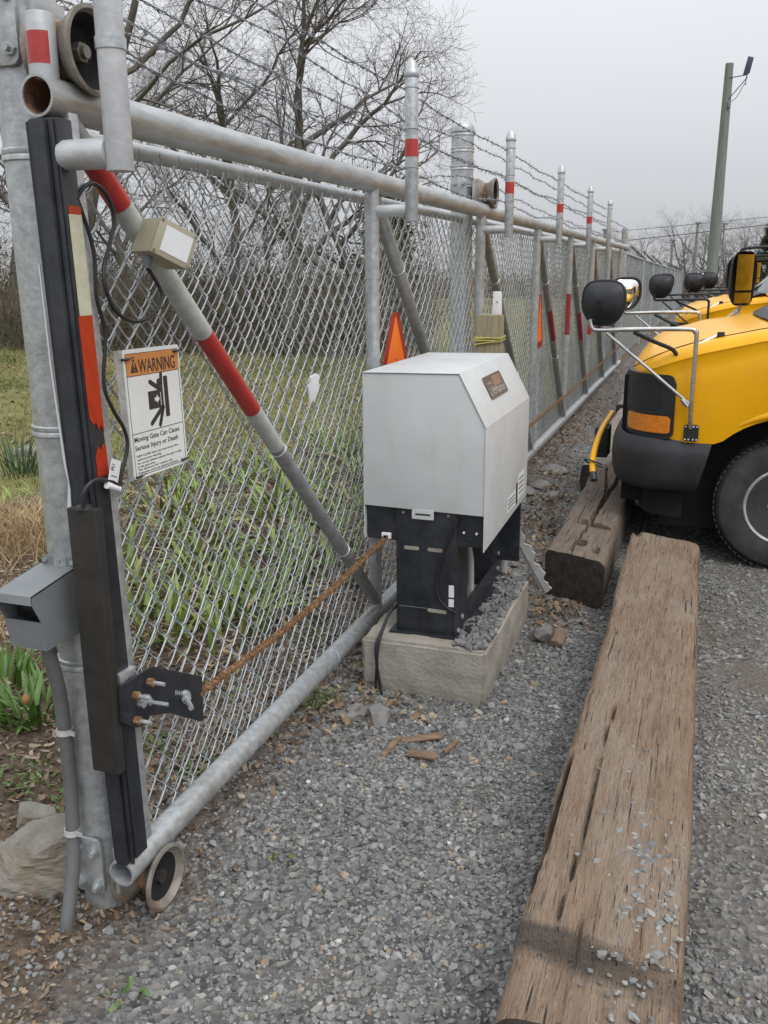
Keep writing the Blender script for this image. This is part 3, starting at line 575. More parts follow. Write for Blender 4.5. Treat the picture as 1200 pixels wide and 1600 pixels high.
# --- chain link fabric
def chain_link(y0, y1, X, z0, z1, near, mid, p=.046, r=.0025, seed=0, z_of=None):
    """one flattened spiral per column, hooked into its neighbours; fewer sides with distance -> list of (V, F)"""
    out = []; h = .048; nz_ = int(round((z1-z0)/h))
    ks = np.arange(int((y1-y0)/p)); yc = y0+p*(ks+.5)
    for lo, hi, n, detail in ((y0, near, 4, 3), (near, mid, 3, 3), (mid, y1, 3, 1)):
        sel = ks[(yc >= lo) & (yc < hi)]
        if not len(sel): continue
        j = np.arange(nz_)
        fr = np.array([0, .09, .24, .76, .91]) if detail == 3 else np.array([0.])
        tt = (j[:, None]+fr[None]).ravel(); tt = np.r_[tt, nz_]
        frac = tt-np.floor(tt); par = np.floor(tt).astype(int)
        tri = np.where(par % 2 == 0, frac, 1-frac)                          # 0..1 sawtooth
        yy = np.interp(tri, [0, .09, .24, .76, .91, 1], [-.505, -.462, -.27, .27, .462, .505]) if detail == 3 else -.5+tri
        xx = np.where(par % 2 == 0, 1, -1)*np.interp(np.minimum(frac, 1-frac), [0, .09, .24], [0, .0042, .0052])
        if detail == 1: xx = xx*0
        rr_ = r*(1.25 if detail == 1 else 1.)
        sg = np.where(sel % 2 == 0, 1., -1.)
        Y = y0+p*(sel[:, None]+.5)+p*yy[None]*sg[:, None]
        Z = np.broadcast_to(z0+h*tt, Y.shape).copy(); X0 = np.broadcast_to(X+xx*1., Y.shape).copy()*1.
        X0 = X+xx[None]*sg[:, None]+.007*np.sin(Y*2.1+seed)*np.sin(Z*2.3+seed*2)+.003*np.sin(Y*9+Z*4+seed)
        Y = Y+.006*np.sin(Z*3.7+seed)+.004*np.sin(Y*5+Z*6+seed)
        Z = Z+.005*np.sin(Y*2.6+seed)+.003*np.sin(Y*11+seed)
        if z_of is not None: Z = Z+z_of(Y)
        P = np.stack([X0, Y, Z], -1)                                        # strand, point, 3
        T = np.gradient(P, axis=1); T /= np.linalg.norm(T, axis=2)[..., None]
        B = np.cross(T, np.array([1., 0, 0])); B /= np.linalg.norm(B, axis=2)[..., None]; A = np.cross(B, T)
        an = 2*PI*np.arange(n)/n+.4
        V = P[:, :, None]+rr_*(np.cos(an)[None, None, :, None]*A[:, :, None]+np.sin(an)[None, None, :, None]*B[:, :, None])
        S_, K_ = P.shape[:2]; base = (np.arange(S_)*K_*n)[:, None, None]+(np.arange(K_-1)*n)[None, :, None]; q = np.arange(n)[None, None]
        F = np.stack([base+q, base+(q+1)%n, base+n+(q+1)%n, base+n+q], -1).reshape(-1, 4)
        out.append((V.reshape(-1, 3), F))
    return out
def join(parts):
    Vs, Fs, o = [], [], 0
    for V, F in parts: Vs.append(V); Fs.append(F+o); o += len(V)
    return np.concatenate(Vs), np.concatenate(Fs)
V, F = join(chain_link(1.70, 15.6, GXP-.040, .10, 1.924, 4.6, 8.0))
tag(link_mesh('chain_link_mesh', V, F, M['wire'], gate, smooth=180), kind='stuff')
kn = MB()                                       # knuckled loops along the top and bottom selvage
for k in range(int((8.0-1.72)/.092)):
    y = 1.70+.092*(k+.5)
    for zt, s_ in ((1.925, 1), (.10, -1)):
        kn.tube([(GXP-.040, y-.014, zt-.012*s_), (GXP-.036, y-.009, zt+.010*s_), (GXP-.040, y, zt+.020*s_), (GXP-.044, y+.009, zt+.010*s_), (GXP-.040, y+.013, zt-.010*s_)], .0019, 4, caps=False)
tag(kn.build('selvage_loops', M['wire_back'], gate, smooth=180), kind='stuff')
for k, y in enumerate((1.95, 2.31, 2.62, 3.05, 3.4, 4.2, 4.9)):
    MB().lathe([(.0368, -.0014), (.039, 0), (.0368, .0014)], (GXP, y, .155), (0, 1, .25*(-1)**k), 20).build('tie_wire', M['wire'], gate)

# --- leading edge: square post, ribbed safety strip, tape, block bumper
def lean(o):
    for q in o.data.vertices: q.co.y += .020*(1.15-q.co.z)/.8
    return o
le = lean(MB().bx(GXP-.032, GXP+.034, 1.690, 1.722, .215, 1.972).build('leading_post', M['galv'], gate, bevel=.005))
sf = lean(MB().bx(GXP-.020, GXP+.0410, 1.6385, 1.688, .20, 1.955).build('black_side_strip', M['black'], gate, bevel=.003))
se = MB()
for x0, x1, yf in ((-.022, -.012, 1.630), (-.010, .022, 1.621), (.024, .036, 1.632)): se.bx(GXP+x0, GXP+x1, yf, 1.6375, .185, 1.952)
lean(se.build('safety_edge', M['rubber'], gate, bevel=.004))
lean(MB().bx(GXP-.044, GXP-.0225, 1.648, 1.672, .50, 1.952).build('back_strip', M['rubber_br'], gate, bevel=.004))
lean(MB().prism([(0,0),(0,.30),(.010,.42),(.006,.66),(-.004,.72),(.002,.76),(.008,.99),(.006,1.20),(.003,1.20),(.004,.98),(-.004,.76),(-.008,.70),(.001,.60),(.004,.42),(-.004,.28),(-.004,0)], (GXP-.0445, 1.646, .47), (-1,0,0), (0,0,1), (0,.004,0)).build('torn_seal', M['white'], gate))
xs = GXP+.0418
def ztape(z0, z1, y0, y1, m, ragged=None):
    poly = [(y0, z0), (y1, z0), (y1, z1), (y0, z1)]
    if ragged == 'low': poly = [(y0, z0+.022), (y0+.012, z0+.006), (y0+.02, z0+.012), (y0+.028, z0-.008), (y0+.036, z0+.004), (y1, z0-.014), (y1, z1), (y0, z1)]
    if ragged == 'top': poly = [(y0, z0), (y1, z0), (y1, z1), (y0+.03, z1+.006), (y0+.022, z1-.008), (y0+.012, z1+.002), (y0, z1-.018)]
    return lean(MB().prism(poly, (xs, 0, 0), (0,1,0), (0,0,1), (.001,0,0)).build('reflective_tape', M[m], sf))
ztape(1.770, 1.786, 1.646, 1.6865, 'redor'); ztape(1.562, 1.7695, 1.645, 1.6865, 'creamtape'); ztape(1.318, 1.5615, 1.640, 1.687, 'redor', 'low'); ztape(1.205, 1.272, 1.647, 1.687, 'redor', 'top')
bb = MB().prism([(-.037,0),(.037,0),(.040,.004),(.040,.024),(.036,.030),(-.036,.030),(-.040,.024),(-.040,.004)], (-1.290, 1.637, .475), (1,0,0), (0,-1,0), (.006,-.006,.665)).build('block_bumper', M['rubber_br'], gate, bevel=.003)
MB().lathe([(.020,0),(.018,.006),(.012,.010),(.006,.010)], (-1.284, 1.615, 1.139), (0,0,1), 12).build('cable_gland', M['rubber'], bb)
# --- drive bracket with bolts
PX = GXP+.058
pl = MB().prism([(1.620,.612),(1.626,.702),(1.742,.698),(1.765,.694),(1.988,.566),(1.982,.440),(1.970,.436),(1.822,.536),(1.735,.572),(1.70,.560),(1.664,.575)], (PX, 0, 0), (0,1,0), (0,0,1), (.008,0,0)).build('drive_bracket', M['black'], gate, bevel=.002)
MB().prism([(0,0),(.06,.006),(.066,.024),(0,.028)], (PX-.004, 1.645, .694), (0,1,0), (0,0,1), (-.03,0,0)).build('bracket_flange', M['galv'], gate, bevel=.004)
for (y, z) in ((1.738, .664), (1.675, .657), (1.672, .592)):
    b = MB(); b.tube([(PX+.008, y, z), (PX+.024, y, z)], .0105, 6); b.build('rusty_nut', M['rust'], pl)
    MB().tube([(PX+.020, y, z), (PX+.054, y, z)], .0052, 10).build('bolt', M['galv'], pl)
for (y, z) in ((1.693, .628), (1.712, .632)): MB().tube([(PX+.008, y, z), (PX+.024, y, z)], .011, 6).build('nut', M['galv'], pl)
MB().bolt((PX+.008, 1.728, .615), (1, .12, -.05), .0055, .045, .010, .01).build('bolt', M['galv'], pl)
e = MB(); q0 = vec((PX+.008, 1.893, .553)); qd = vec((.70, -.71, -.02)); qd /= np.linalg.norm(qd)
e.tube([q0, q0+qd*.006], .017, 14); e.tube([q0+qd*.006, q0+qd*.024], .0135, 6); e.tube([q0+qd*.024, q0+qd*.075], .0075, 12)
e.build('tension_bolt', M['galv'], pl)
for k in range(4): MB().bx(PX+.0085, PX+.0092, 1.850+.008*k, 1.855+.008*k, .575-.004*k, .587-.005*k).build('scrape_mark', M['galv'], pl)

# ---------------------------------------------------------------- rusty drive chains
def roller_chain(name, a, b, label, r=.0125, pitch=.019):
    a, b = vec(a), vec(b); L = np.linalg.norm(b-a); d = (b-a)/L; n = int(L/pitch)
    side = np.cross(d, [0,0,1.]); side /= np.linalg.norm(side); upv = np.cross(side, d)
    mb = MB()
    for k in range(n):
        s0 = k*pitch; sag = -.028*math.sin(PI*s0/L); c = a+d*(s0+pitch/2)+vec((0,0,sag))
        wv = .0088 if k % 2 else .0062
        R = np.stack([d, side, upv], 1)
        for q in (-1, 1): mb.box(c+side*wv*q, (pitch*1.18, .0024, .0125+.002*(k % 2)), R)
        mb.tube([c-side*.0105+d*pitch/2, c+side*.0105+d*pitch/2], .0056, 6)
    o = mb.build(name, M['rust'], None, smooth=0); return tag(o, label, 'chain', 'rusty gate drive chains')
roller_chain('drive_chain', (PX-.004, 1.96, .515), (-1.118, 3.225, .640), 'rusty roller chain stretched from black bracket to gate operator')
roller_chain('drive_chain', (-1.118, 4.02, .60), (-1.215, 14.6, .50), 'rusty chain running from behind the operator to the far gate end', pitch=.05)

# ================================================================ FIXED FENCE AND ROLLER POSTS
def zfar(Y): return -.011*np.clip(np.asarray(Y)-17, 0, 400)
def roller_post(x, y, label, top, wheels):
    t = thing('roller_post', label, 'gate post', (x, y, 0), 'posts that carry the gate rollers')
    MB().tube([(x+.004, y, -.2), (x, y-.0, top)], .0665, 32).build('post', M['galv'], t)
    MB().lathe([(.0675,-.012),(.0705,-.008),(.0705,.018),(.066,.034),(.05,.052),(.03,.062),(.0,.066)], (x, y, top), (0,0,1), 28).build('post_cap', M['galv'], t)
    for z in ((1.292, .70, 1.90) if y < 3 else (2.24, 2.34, 2.43, 2.14)):
        MB().lathe([(.067,-.014),(.0705,-.011),(.0705,-.003),(.069,0),(.0705,.003),(.0705,.011),(.067,.014)], (x, y, z), (0,0,1), 28).build('band', M['galv'], t)
    for (wy, wz, core, up) in wheels:
        # clamp plates round the post and an axle arm
        pz = wz+.04*up-.0
        pz = wz+.055*up
        yf = y-.078
        br = MB().prism(rrect(.098, .165, .022, -.050, -.0825), (x, yf, pz), (1,0,0), (0,0,1), (0,.010,0)).build('clamp_plate', M['galv_old'], t, bevel=.002)
        MB().prism([(0,-.07),(.10,-.04),(.10,.04),(0,.07)], (x+.082, y-.075, pz), (0,1,0), (0,0,1), (.012,0,0)).build('axle_arm', M['galv_old'], br, bevel=.003)
        for sx in (-.026, .030):
            for sz in (-.052, .052):
                MB().bolt((x+sx, yf, pz+sz), (.15,-1,0), .0075, .014, .0145, .011).build('bolt', M['galv'], br)
        cx = GXP; R = .088
        prof = [(.020,-.056),(.052,-.052),(R-.006,-.060),(R,-.058),(R,-.050),(core+.014,-.024),(core,-.008),(core,.008),(core+.014,.024),(R,.050),(R,.058),(R-.008,.060),(R-.014,.050)]+([(.058,.012),(.030,.004),(.020,.004)] if core > .05 else [(.050,.034),(.030,.030),(.020,.030)])
        w = MB().lathe(prof, (cx, wy, wz), (1,0,0), 36).build('roller', M['roller'], t, smooth=30)
        MB().lathe([(core+.0015,-.012),(core+.0035,-.008),(core+.0035,.008),(core+.0015,.012)], (cx, wy, wz), (1,0,0), 32, closed=True).build('worn_groove', M['rust'], w)
        MB().lathe([(.018,.008),(.054,.014),(R-.0155,.0485),(R-.0165,.0475),(.054,.013),(.018,.007)] if core > .05 else [(.012,.033),(.047,.0365),(.063,.0435),(.063,.0425),(.047,.0355),(.012,.032)], (cx, wy, wz), (1,0,0), 32, closed=True).build('hollow_shade', M['dark'], w)  # near-black shell paints the shade inside the roller's hollow
        MB().tube([(x+.06, wy, wz), (cx+.040, wy, wz)], .013, 14).build('axle', M['roller'], w)
        MB().tube([(cx+(.012 if core > .05 else .034), wy, wz), (cx+(.030 if core > .05 else .046), wy, wz)], .021, 6).build('axle_nut', M['roller'] if core > .05 else M['rubber_br'], w)  # lower nut coloured dark too, deepening the hollow's painted shade
    return t
roller_post(-1.432, 1.752, 'thick galvanised post nearest the viewer with a roller at top and bottom', 2.46, [(1.742, 2.098, .058, 1), (1.762, .078, .040, 1)])
roller_post(-1.44, 5.54, 'thick banded galvanised post rising behind the second barbed wire post', 2.44, [(5.61, 2.098, .058, 0), (5.61, .078, .040, 1)])

M['rust_arm'] = mat('brown_weathered_arm', (.07,.05,.042), .85, .1, c2=(.15,.11,.09), scale=12, bump=.1)
fence = thing('chain_link_fence', 'fixed grey chain link fence running behind the gate to the far yard', 'fence', (-1.43, 1.8, 0))
FR = [(-1.432, 1.80, 1.955), (-1.44, 17, 1.935)]+[(-1.44, y, 1.92+float(zfar(y))) for y in (24, 32, 44, 60)]
MB().tube(FR[:2], .0225, 14).build('fence_rail', M['galv_old'], fence)
MB().tube(FR[1:], .022, 10).build('fence_rail', M['galv'], fence)
V, F = join(chain_link(1.84, 24, -1.462, .06, 1.94, 4.2, 6.0, seed=3.1, r=.0022, z_of=zfar))
tag(link_mesh('chain_link_mesh', V, F, M['wire_back'], fence, smooth=180), kind='stuff')
V, F = join(chain_link(24, 60, -1.462, .06, 1.92, 23, 23, p=.12, r=.005, seed=1.1, z_of=zfar))
tag(link_mesh('chain_link_mesh', V, F, M['wire_back'], fence, smooth=180), kind='stuff')
for y in (8.6, 11.6, 14.4): MB().tube([(-1.44, y, -.1), (-1.44, y, 1.95)], .03, 12).build('line_post', M['galv_old'], fence)
tp = MB().tube([(-1.44, 16.9, -.1), (-1.44, 16.9, 2.34)], .055, 18).build('terminal_post', M['galv_old'], fence)
for k, y in enumerate(np.arange(22.2, 58, 4.1)):
    z = 1.93+float(zfar(y)); p_ = MB().tube([(-1.44, y, -.2+float(zfar(y))), (-1.44, y, z)], .03, 10).build('line_post', M['galv_old'], fence)
    if k != 3: MB().prism([(0,0),(.065,0),(.035,.46),(-.005,.46)], (-1.43, y, z-.03), (.75,0,.55), (-.72,0,.70), (0,.05,0)).build('barb_arm', M['rust_arm'], p_)
    else: MB().tube([(-1.44, y, z), (-1.44, y, z+.4)], .02, 8).build('post_extension', M['galv_old'], p_)
FW_ = [[2.355, 2.375, 2.32, 2.365, 2.36, 2.34], [2.25, 2.19, 2.235, 2.255, 2.24, 2.23], [2.20, 2.20, 2.085, 2.172, 2.12, 2.11]]
for q in range(3):
    zs = FW_[q]; path = [(-1.362, 1.78, zs[0]), (-1.37, 2.9, zs[1]), (-1.37, 4.3, zs[2]), (-1.366, 5.5, zs[3]), (-1.38, 9, zs[4]), (-1.42, 16.9, zs[5])]
    V, F = barbed(path, pitch=.11, wob=.005); link_mesh('barbed_wire', V, F, M['barb'], fence, smooth=0)
for q in range(3):
    s_ = .12+.14*q
    path = [(-1.43-.72*s_, y, 1.93+float(zfar(y))+.7*s_) for y in np.r_[16.9, np.arange(22.2, 58, 4.1)]]
    V, F = barbed(path, pitch=.6, wob=.01, step=.06); link_mesh('barbed_wire', V, F, M['barb'], fence, smooth=0)

# ================================================================ THINGS FIXED TO THE GATE
# warning sign
SX = GXP+.022
sg = thing('warning_sign', 'white and orange warning sign with crushed figure pictogram tied to the mesh', 'sign', (SX, 1.95, 1.16))
th = math.radians(3.5); su = vec((math.sin(th)*-.6, math.cos(th), -.02)); su /= np.linalg.norm(su); sv = vec((-.03, -.035, 1)); sv -= su*np.dot(sv, su); sv /= np.linalg.norm(sv); sn = np.cross(su, sv)
SO = vec((SX, 1.812, 1.160)); SW, SH = .258, .314
def S(a, b, k=0.): return SO+su*a+sv*b+sn*k
MB().prism(rrect(SW, SH, .008), S(0, 0, -.003), su, sv, sn*.003).build('panel', M['signwhite'], sg)
MB().prism([(0,0),(SH,0),(SH,-.034),(0,-.022)], S(.002, 0, -.0035), sv, su, -sn*.002).build('back_flange', M['galv'], sg)
KS = .258/.248
def flat(name, poly, m, k=.0006):
    poly = [(a*KS, b*.314/.308) for a, b in poly]
    return MB().prism(poly, S(0, 0, .0001), su, sv, sn*k).build(name, M[m], sg, smooth=0)
def bar(x0, y0, x1, y1, w): 
    d = vec((x1-x0, y1-y0)); d /= np.linalg.norm(d); n = vec((-d[1], d[0]))*w/2; out = []
    for (cx, cy), s_ in (((x1, y1), 1), ((x0, y0), -1)):
        for k in range(5): a = math.atan2(-n[1], -n[0])*1+ (0 if s_ > 0 else PI)+k*PI/4; out.append((cx+w/2*math.cos(a), cy+w/2*math.sin(a)))
    return out
flat('orange_band', [(.008,.246),(.240,.246),(.240,.297),(.008,.297)], 'signorange', .0004)
for (a, b, c, d) in ((.007,.008,.0084,.298), (.2396,.008,.241,.298), (.007,.2445,.241,.246), (.007,.108,.241,.1094), (.007,.0066,.241,.008), (.007,.297,.241,.2984)):
    flat('border_line', [(a,b),(c,b),(c,d),(a,d)], 'ink', .0005)
flat('alert_triangle', [(.024,.253),(.056,.253),(.040,.289)], 'ink', .0007)
flat('alert_mark', [(.0385,.264),(.0415,.264),(.0425,.279),(.0375,.279)], 'signorange', .001)
flat('alert_dot', [(.0385,.257),(.0415,.257),(.0415,.2605),(.0385,.2605)], 'signorange', .001)
text_mesh('WARNING', .172, .034, S(.060, .2545, .0006), su, sv, 'lettering', M['ink'], sg)
# pictogram: moving block pushing a figure against a post
def big(pts, c=(.136,.178), k=1.22): return [(c[0]+(a-c[0])*k, c[1]+(b-c[1])*min(k, 1.08)) for a, b in pts]
flat('moving_block', big([(.098,.160),(.142,.160),(.142,.201),(.098,.201)]), 'ink')
flat('arrow', big([(.120,.177),(.128,.177),(.128,.171),(.138,.181),(.128,.191),(.128,.185),(.120,.185)]), 'signwhite', .001)
flat('fixed_post', big([(.158,.136),(.173,.136),(.173,.230),(.158,.230)]), 'ink')
flat('figure_torso', big(bar(.149,.160,.149,.226,.008)), 'ink')
flat('figure_head', big([(.139+.007*math.cos(k*PI/6)+.0, .217+.010*math.sin(k*PI/6)) for k in range(12)]), 'ink', .0008)
for q in ((.146,.200,.108,.222), (.148,.215,.150,.236), (.148,.161,.103,.128), (.150,.160,.133,.121)): flat('figure_limb', big(bar(*q, .0105)), 'ink', .0007)
for tx, w, h, yy in (('Moving Gate Can Cause', .214, .0165, .0865), ('Serious Injury or Death', .205, .0165, .0655)): text_mesh(tx, w, h, S(.014, yy, 0), su, sv, 'lettering', M['ink'], sg)
for tx, w, yy in (('KEEP CLEAR! Gate may move at any time', .196, .0525), ('without prior warning.', .112, .0435), ('Do not let children operate the gate or play', .212, .0345), ('in the gate area.', .08, .0262), ('This entrance is for vehicles only.', .165, .0185), ('Pedestrians must use separate entrance.', .192, .0105)):
    text_mesh(tx, w, .0068, S(.018, yy-.001, 0), su, sv, 'lettering', M['ink'], sg)
for (a, b) in ((.008,.292), (.236,.298), (.016,.006), (.236,.012)):
    p_ = S(a, b, .002); MB().tube([p_-su*.012-sn*.008, p_-su*.006+sn*.004, p_+su*.006+sn*.004, p_+su*.014-sn*.006], .0032, 6).build('zip_tie', M['cable'], sg)
    MB().tube([p_+su*.006+sn*.003, p_+su*.028+sv*.004+sn*.004], .0014, 5).build('zip_tail', M['cable'], sg)

# beige transmitter box
bx_ = thing('transmitter_box', 'beige plastic box with white label fixed on the red banded brace', 'control box', (GXP+.05, 1.93, 1.72))
ang = -math.radians(24); Rb = np.array([[1,0,0],[0,math.cos(ang),-math.sin(ang)],[0,math.sin(ang),math.cos(ang)]])
rz_ = -math.radians(26); Rb = np.array([[math.cos(rz_),-math.sin(rz_),0],[math.sin(rz_),math.cos(rz_),0],[0,0,1]]) @ Rb
cB = vec((GXP+.070, 1.932, 1.716))
MB().box(cB, (.084, .104, .084), Rb).build('case', M['beige'], bx_, bevel=.004)
ld = MB().box(cB+Rb @ vec((.049,0,0)), (.010, .106, .086), Rb).build('lid', M['beige'], bx_, bevel=.002)
MB().box(cB+Rb @ vec((.0546,.004,0)), (.0012, .076, .060), Rb).build('white_label', M['white'], ld)
for a in (-.047, .047):
    for b in (-.037, .037): q = cB+Rb @ vec((.0535, a, b)); MB().tube([q, q+Rb @ vec((.002,0,0))], .004, 8).build('screw', M['roller'], ld)
gl = cB+Rb @ vec((.0,-.03,-.041))
MB().tube([gl, gl+vec((0,-.004,-.012)), gl+vec((0,-.005,-.030))], [.013,.013,.009], 12).build('cable_gland', M['greybox'], bx_)
def cable(pts, label, r=.0042, m='cable', k=8, name='cable'):
    o = MB().tube(smooth_path(pts, k), r, 8).build(name, M[m], None); return tag(o, label, 'cable', 'cables along the leading edge of the gate')
cable([tuple(gl+vec((0,-.005,-.028))), (-1.245,1.928,1.60), (-1.245,1.885,1.556), (-1.25,1.815,1.541), (-1.25,1.745,1.568), (-1.25,1.716,1.618), (-1.255,1.722,1.66), (-1.26,1.758,1.714), (-1.262,1.785,1.77), (-1.264,1.768,1.815), (-1.265,1.728,1.836), (-1.265,1.69,1.826), (-1.268,1.665,1.80)], 'black cable looping down from the beige box to the gate edge', .0048)
cable([(-1.268,1.67,1.80), (-1.262,1.70,1.70), (-1.262,1.697,1.60), (-1.262,1.716,1.522), (-1.262,1.696,1.41), (-1.258,1.716,1.349), (-1.256,1.748,1.30), (-1.254,1.752,1.254), (-1.254,1.722,1.20), (-1.254,1.708,1.165)], 'black cable wandering down beside the warning sign', .0045)
cable([(-1.254,1.708,1.165), (-1.247,1.698,1.172), (-1.247,1.67,1.192), (-1.252,1.62,1.205), (-1.262,1.595,1.185), (-1.268,1.592,1.148)], 'black cable bending into the top of the block bumper', .0052)
MB_t = thing('cable_tag', 'small white printed tag wrapped on the black cable', 'tag', (-1.247, 1.675, 1.2))
tu = vec((0,.92,-.39)); tu /= np.linalg.norm(tu); tv = vec((0,.39,.92)); to = vec((-1.2445, 1.652, 1.188))
MB().prism([(0,0),(.036,0),(.036,.062),(0,.062)], to, tu, tv, (.001,0,0)).build('paper', M['white'], MB_t, smooth=0)
MB().tube([to+tu*.001+vec((-.002,0,-.001)), to+tu*.048+vec((-.002,0,-.001))], .0075, 12).build('wrap', M['white'], MB_t)
text_mesh('PU', .014, .012, to+tu*.015+tv*.036+vec((.001,0,0)), -tv*-1, -tu, 'lettering', M['ink'], MB_t)
for k in range(3): MB().prism([(0,0),(.005,0),(.005,.003),(0,.003)], to+tu*(.008+.008*k)+tv*.022+vec((.0011,0,0)), tu, tv, (.0004,0,0)).build('print', M['ink'], MB_t, smooth=0)

# slow moving vehicle emblems, rag
def smv(y, z, w, h, rot, label, X=GXP-.028):
    t = thing('orange_emblem', label, 'emblem', (X, y, z), 'orange emblems on the gate')
    c, s_ = math.cos(rot), math.sin(rot); u, v = vec((0,c,s_)), vec((0,-s_,c)); o = vec((X, y, z))
    MB().prism([(-w/2,.0),(-w/2+.03,-.03),(w/2-.03,-.03),(w/2,0),(.05,h),(-.05,h)], o, u, v, (.003,0,0)).build('red_border', M['smvred'], t, smooth=0)
    MB().prism([(-w/2+.065,.025),(w/2-.065,.025),(.004,h-.02),(-.004,h-.02)], o+vec((.003,0,0)), u, v, (.001,0,0)).build('orange_centre', M['smv'], t, smooth=0)
    q = o+v*h*.45+vec((.0045,0,0)); MB().tube([q, q+vec((.003,0,0))], .005, 8).build('rivet', M['roller'], t)
    return t
smv(3.955, 1.085, .54, .385, 0, 'orange and red triangle emblem beside the gate upright above the cabinet')
smv(7.86, 1.03, .36, .42, math.radians(0), 'narrow orange emblem farther along beside the third upright', X=GXP-.034)
rg = MB(); rp_ = [(0,.05),(.016,.052),(.026,.03),(.03,0),(.024,-.04),(.008,-.058),(-.008,-.052),(-.022,-.02),(-.026,.01),(-.02,.04)]
rg.prism([(0,.052),(.014,.048),(.024,.035),(.021,.018),(.030,.002),(.022,-.030),(.012,-.056),(.002,-.048),(-.010,-.054),(-.018,-.022),(-.028,.006),(-.020,.024),(-.023,.042)], (GXP-.030, 3.012, 1.24), (.35,1,0), (.15,.05,1), (.006,0,0)); 
tag(rg.build('white_rag', M['white'], None, bevel=.0015), 'small white plastic scrap tied to the mesh left of the cabinet', 'scrap')

# ---------------------------------------------------------------- photo eye hood and its conduit on the near post
pe = thing('photo_eye_hood', 'grey metal photo eye hood bolted low on the near post', 'sensor', (-1.437, 1.62, .87))
x0, x1 = -1.492, -1.385
sidep = [(1.690,.800),(1.566,.800),(1.556,.872),(1.528,.930),(1.530,.945),(1.690,.966)]
for xx in (x0, x1-.003): MB().prism(sidep, (xx,0,0), (0,1,0), (0,0,1), (.003,0,0)).build('hood_side', M['greybox'], pe, smooth=0)
MB().prism([(1.690,.966),(1.530,.945),(1.526,.925),(1.529,.925),(1.532,.942),(1.690,.963)], (x0,0,0), (0,1,0), (0,0,1), (x1-x0,0,0)).build('hood_top', M['greybox'], pe, smooth=0)
MB().prism([(1.566,.800),(1.556,.872),(1.559,.872),(1.569,.800)], (x0+.003,0,0), (0,1,0), (0,0,1), (x1-x0-.006,0,0)).build('front_panel', M['greybox'], pe, smooth=0)
MB().bx(x0+.003, x1-.003, 1.566, 1.69, .798, .802).build('hood_floor', M['greybox'], pe)
MB().bx(x0+.01, x1-.01, 1.588, 1.60, .868, .935).build('lens', M['lens'], pe)
pp = MB().bx(x0+.012, x1+.004, 1.688, 1.692, .80, .988).build('mount_plate', M['greybox'], pe)
for xx in (x0+.022, (x0+x1)/2+.008, x1-.006): MB().tube([(xx, 1.688, .978), (xx, 1.682, .978)], .0055, 10).build('screw', M['galv'], pp)
cnd = MB().tube(smooth_path([(-1.432,1.625,.805),(-1.432,1.622,.76),(-1.437,1.645,.66),(-1.447,1.662,.55),(-1.452,1.666,.35),(-1.452,1.645,.15),(-1.450,1.60,.02),(-1.447,1.575,-.06)], 6), .0175, 14).build('conduit', M['conduit'], None)
tag(cnd, 'grey conduit running down the near post into the ground', 'conduit')
cl = thing('conduit_clamp', 'white upper strap holding the conduit on the post', 'clamp', (-1.45,1.665,.52), 'conduit straps')
MB().lathe([(.0178,-.008),(.0205,-.008),(.0205,-.001),(.0192,0),(.0205,.001),(.0205,.008),(.0178,.008)], (-1.449,1.664,.53), (0,.1,1), 16, closed=True).build('strap', M['whiteconduit'], cl)
MB().bx(-1.435,-1.412,1.655,1.658,.525,.537).build('strap_lug', M['whiteconduit'], cl)
c2 = copy_tree(cl); c2.location = (-1.452,1.655,.235); c2['label'] = 'white lower strap holding the conduit near the ground'

# ================================================================ CONCRETE PAD AND GATE OPERATOR
def rough_block(name, x0, x1, y0, y1, z0, z1, m, parent=None, step=.018, amp=.004, rnd=.012, fn=None):
    bm = bmesh.new()
    bmesh.ops.create_cube(bm, size=1)
    for v in bm.verts: v.co = Vector((x0+(v.co.x+.5)*(x1-x0), y0+(v.co.y+.5)*(y1-y0), z0+(v.co.z+.5)*(z1-z0)))
    bmesh.ops.bevel(bm, geom=bm.edges[:], offset=rnd, segments=2, affect='EDGES')
    for _ in range(4):
        ed = [e for e in bm.edges if e.calc_length() > step*1.6]
        if ed: bmesh.ops.subdivide_edges(bm, edges=ed, cuts=1 if _ else 5, use_grid_fill=True)
    bmesh.ops.triangulate(bm, faces=[f for f in bm.faces if len(f.verts) > 4])
    bm.normal_update()
    for v in bm.verts:
        p = v.co.copy(); d = fbm(p.x*9, p.y*9, p.z*9)*amp+noise.noise(p*45)*amp*.5
        v.co = p+v.normal*d
        if fn: v.co = fn(v.co)
    me = bpy.data.meshes.new(name); bm.to_mesh(me); bm.free()
    V = [tuple(v.co) for v in me.vertices]; F = [tuple(p.vertices) for p in me.polygons]; bpy.data.meshes.remove(me)
    return link_mesh(name, V, F, m, parent, smooth=45)
def pad_fn(p):
    if abs(p.z-.10) < .013 and (p.y < 3.12 or p.x > -.70): p = p+Vector((-.003 if p.x > -.70 else 0, .003 if p.y < 3.12 else 0, 0))
    if p.z < .1: p = p+Vector((-.012*(.1-p.z)/.1 if p.x > -.72 else 0, .012*(.1-p.z)/.1 if p.y < 3.15 else 0, 0))
    return p
pad = rough_block('concrete_pad', -1.195, -.688, 3.105, 4.02, -.08, .24, M['concrete'], None, fn=pad_fn, amp=.007)
tag(pad, 'rough poured concrete pad under the gate operator', 'concrete pad')
n = 900; px = rng.uniform(-.835, -.70, n); py = rng.uniform(3.13, 4.0, n); q = (px > -.825+.02*np.sin(9*py)) & (rng.uniform(size=n) < np.clip((px+.86)/.07, .2, 1)*(1.1-.3*np.sin(4*py))); px, py = px[q], py[q]
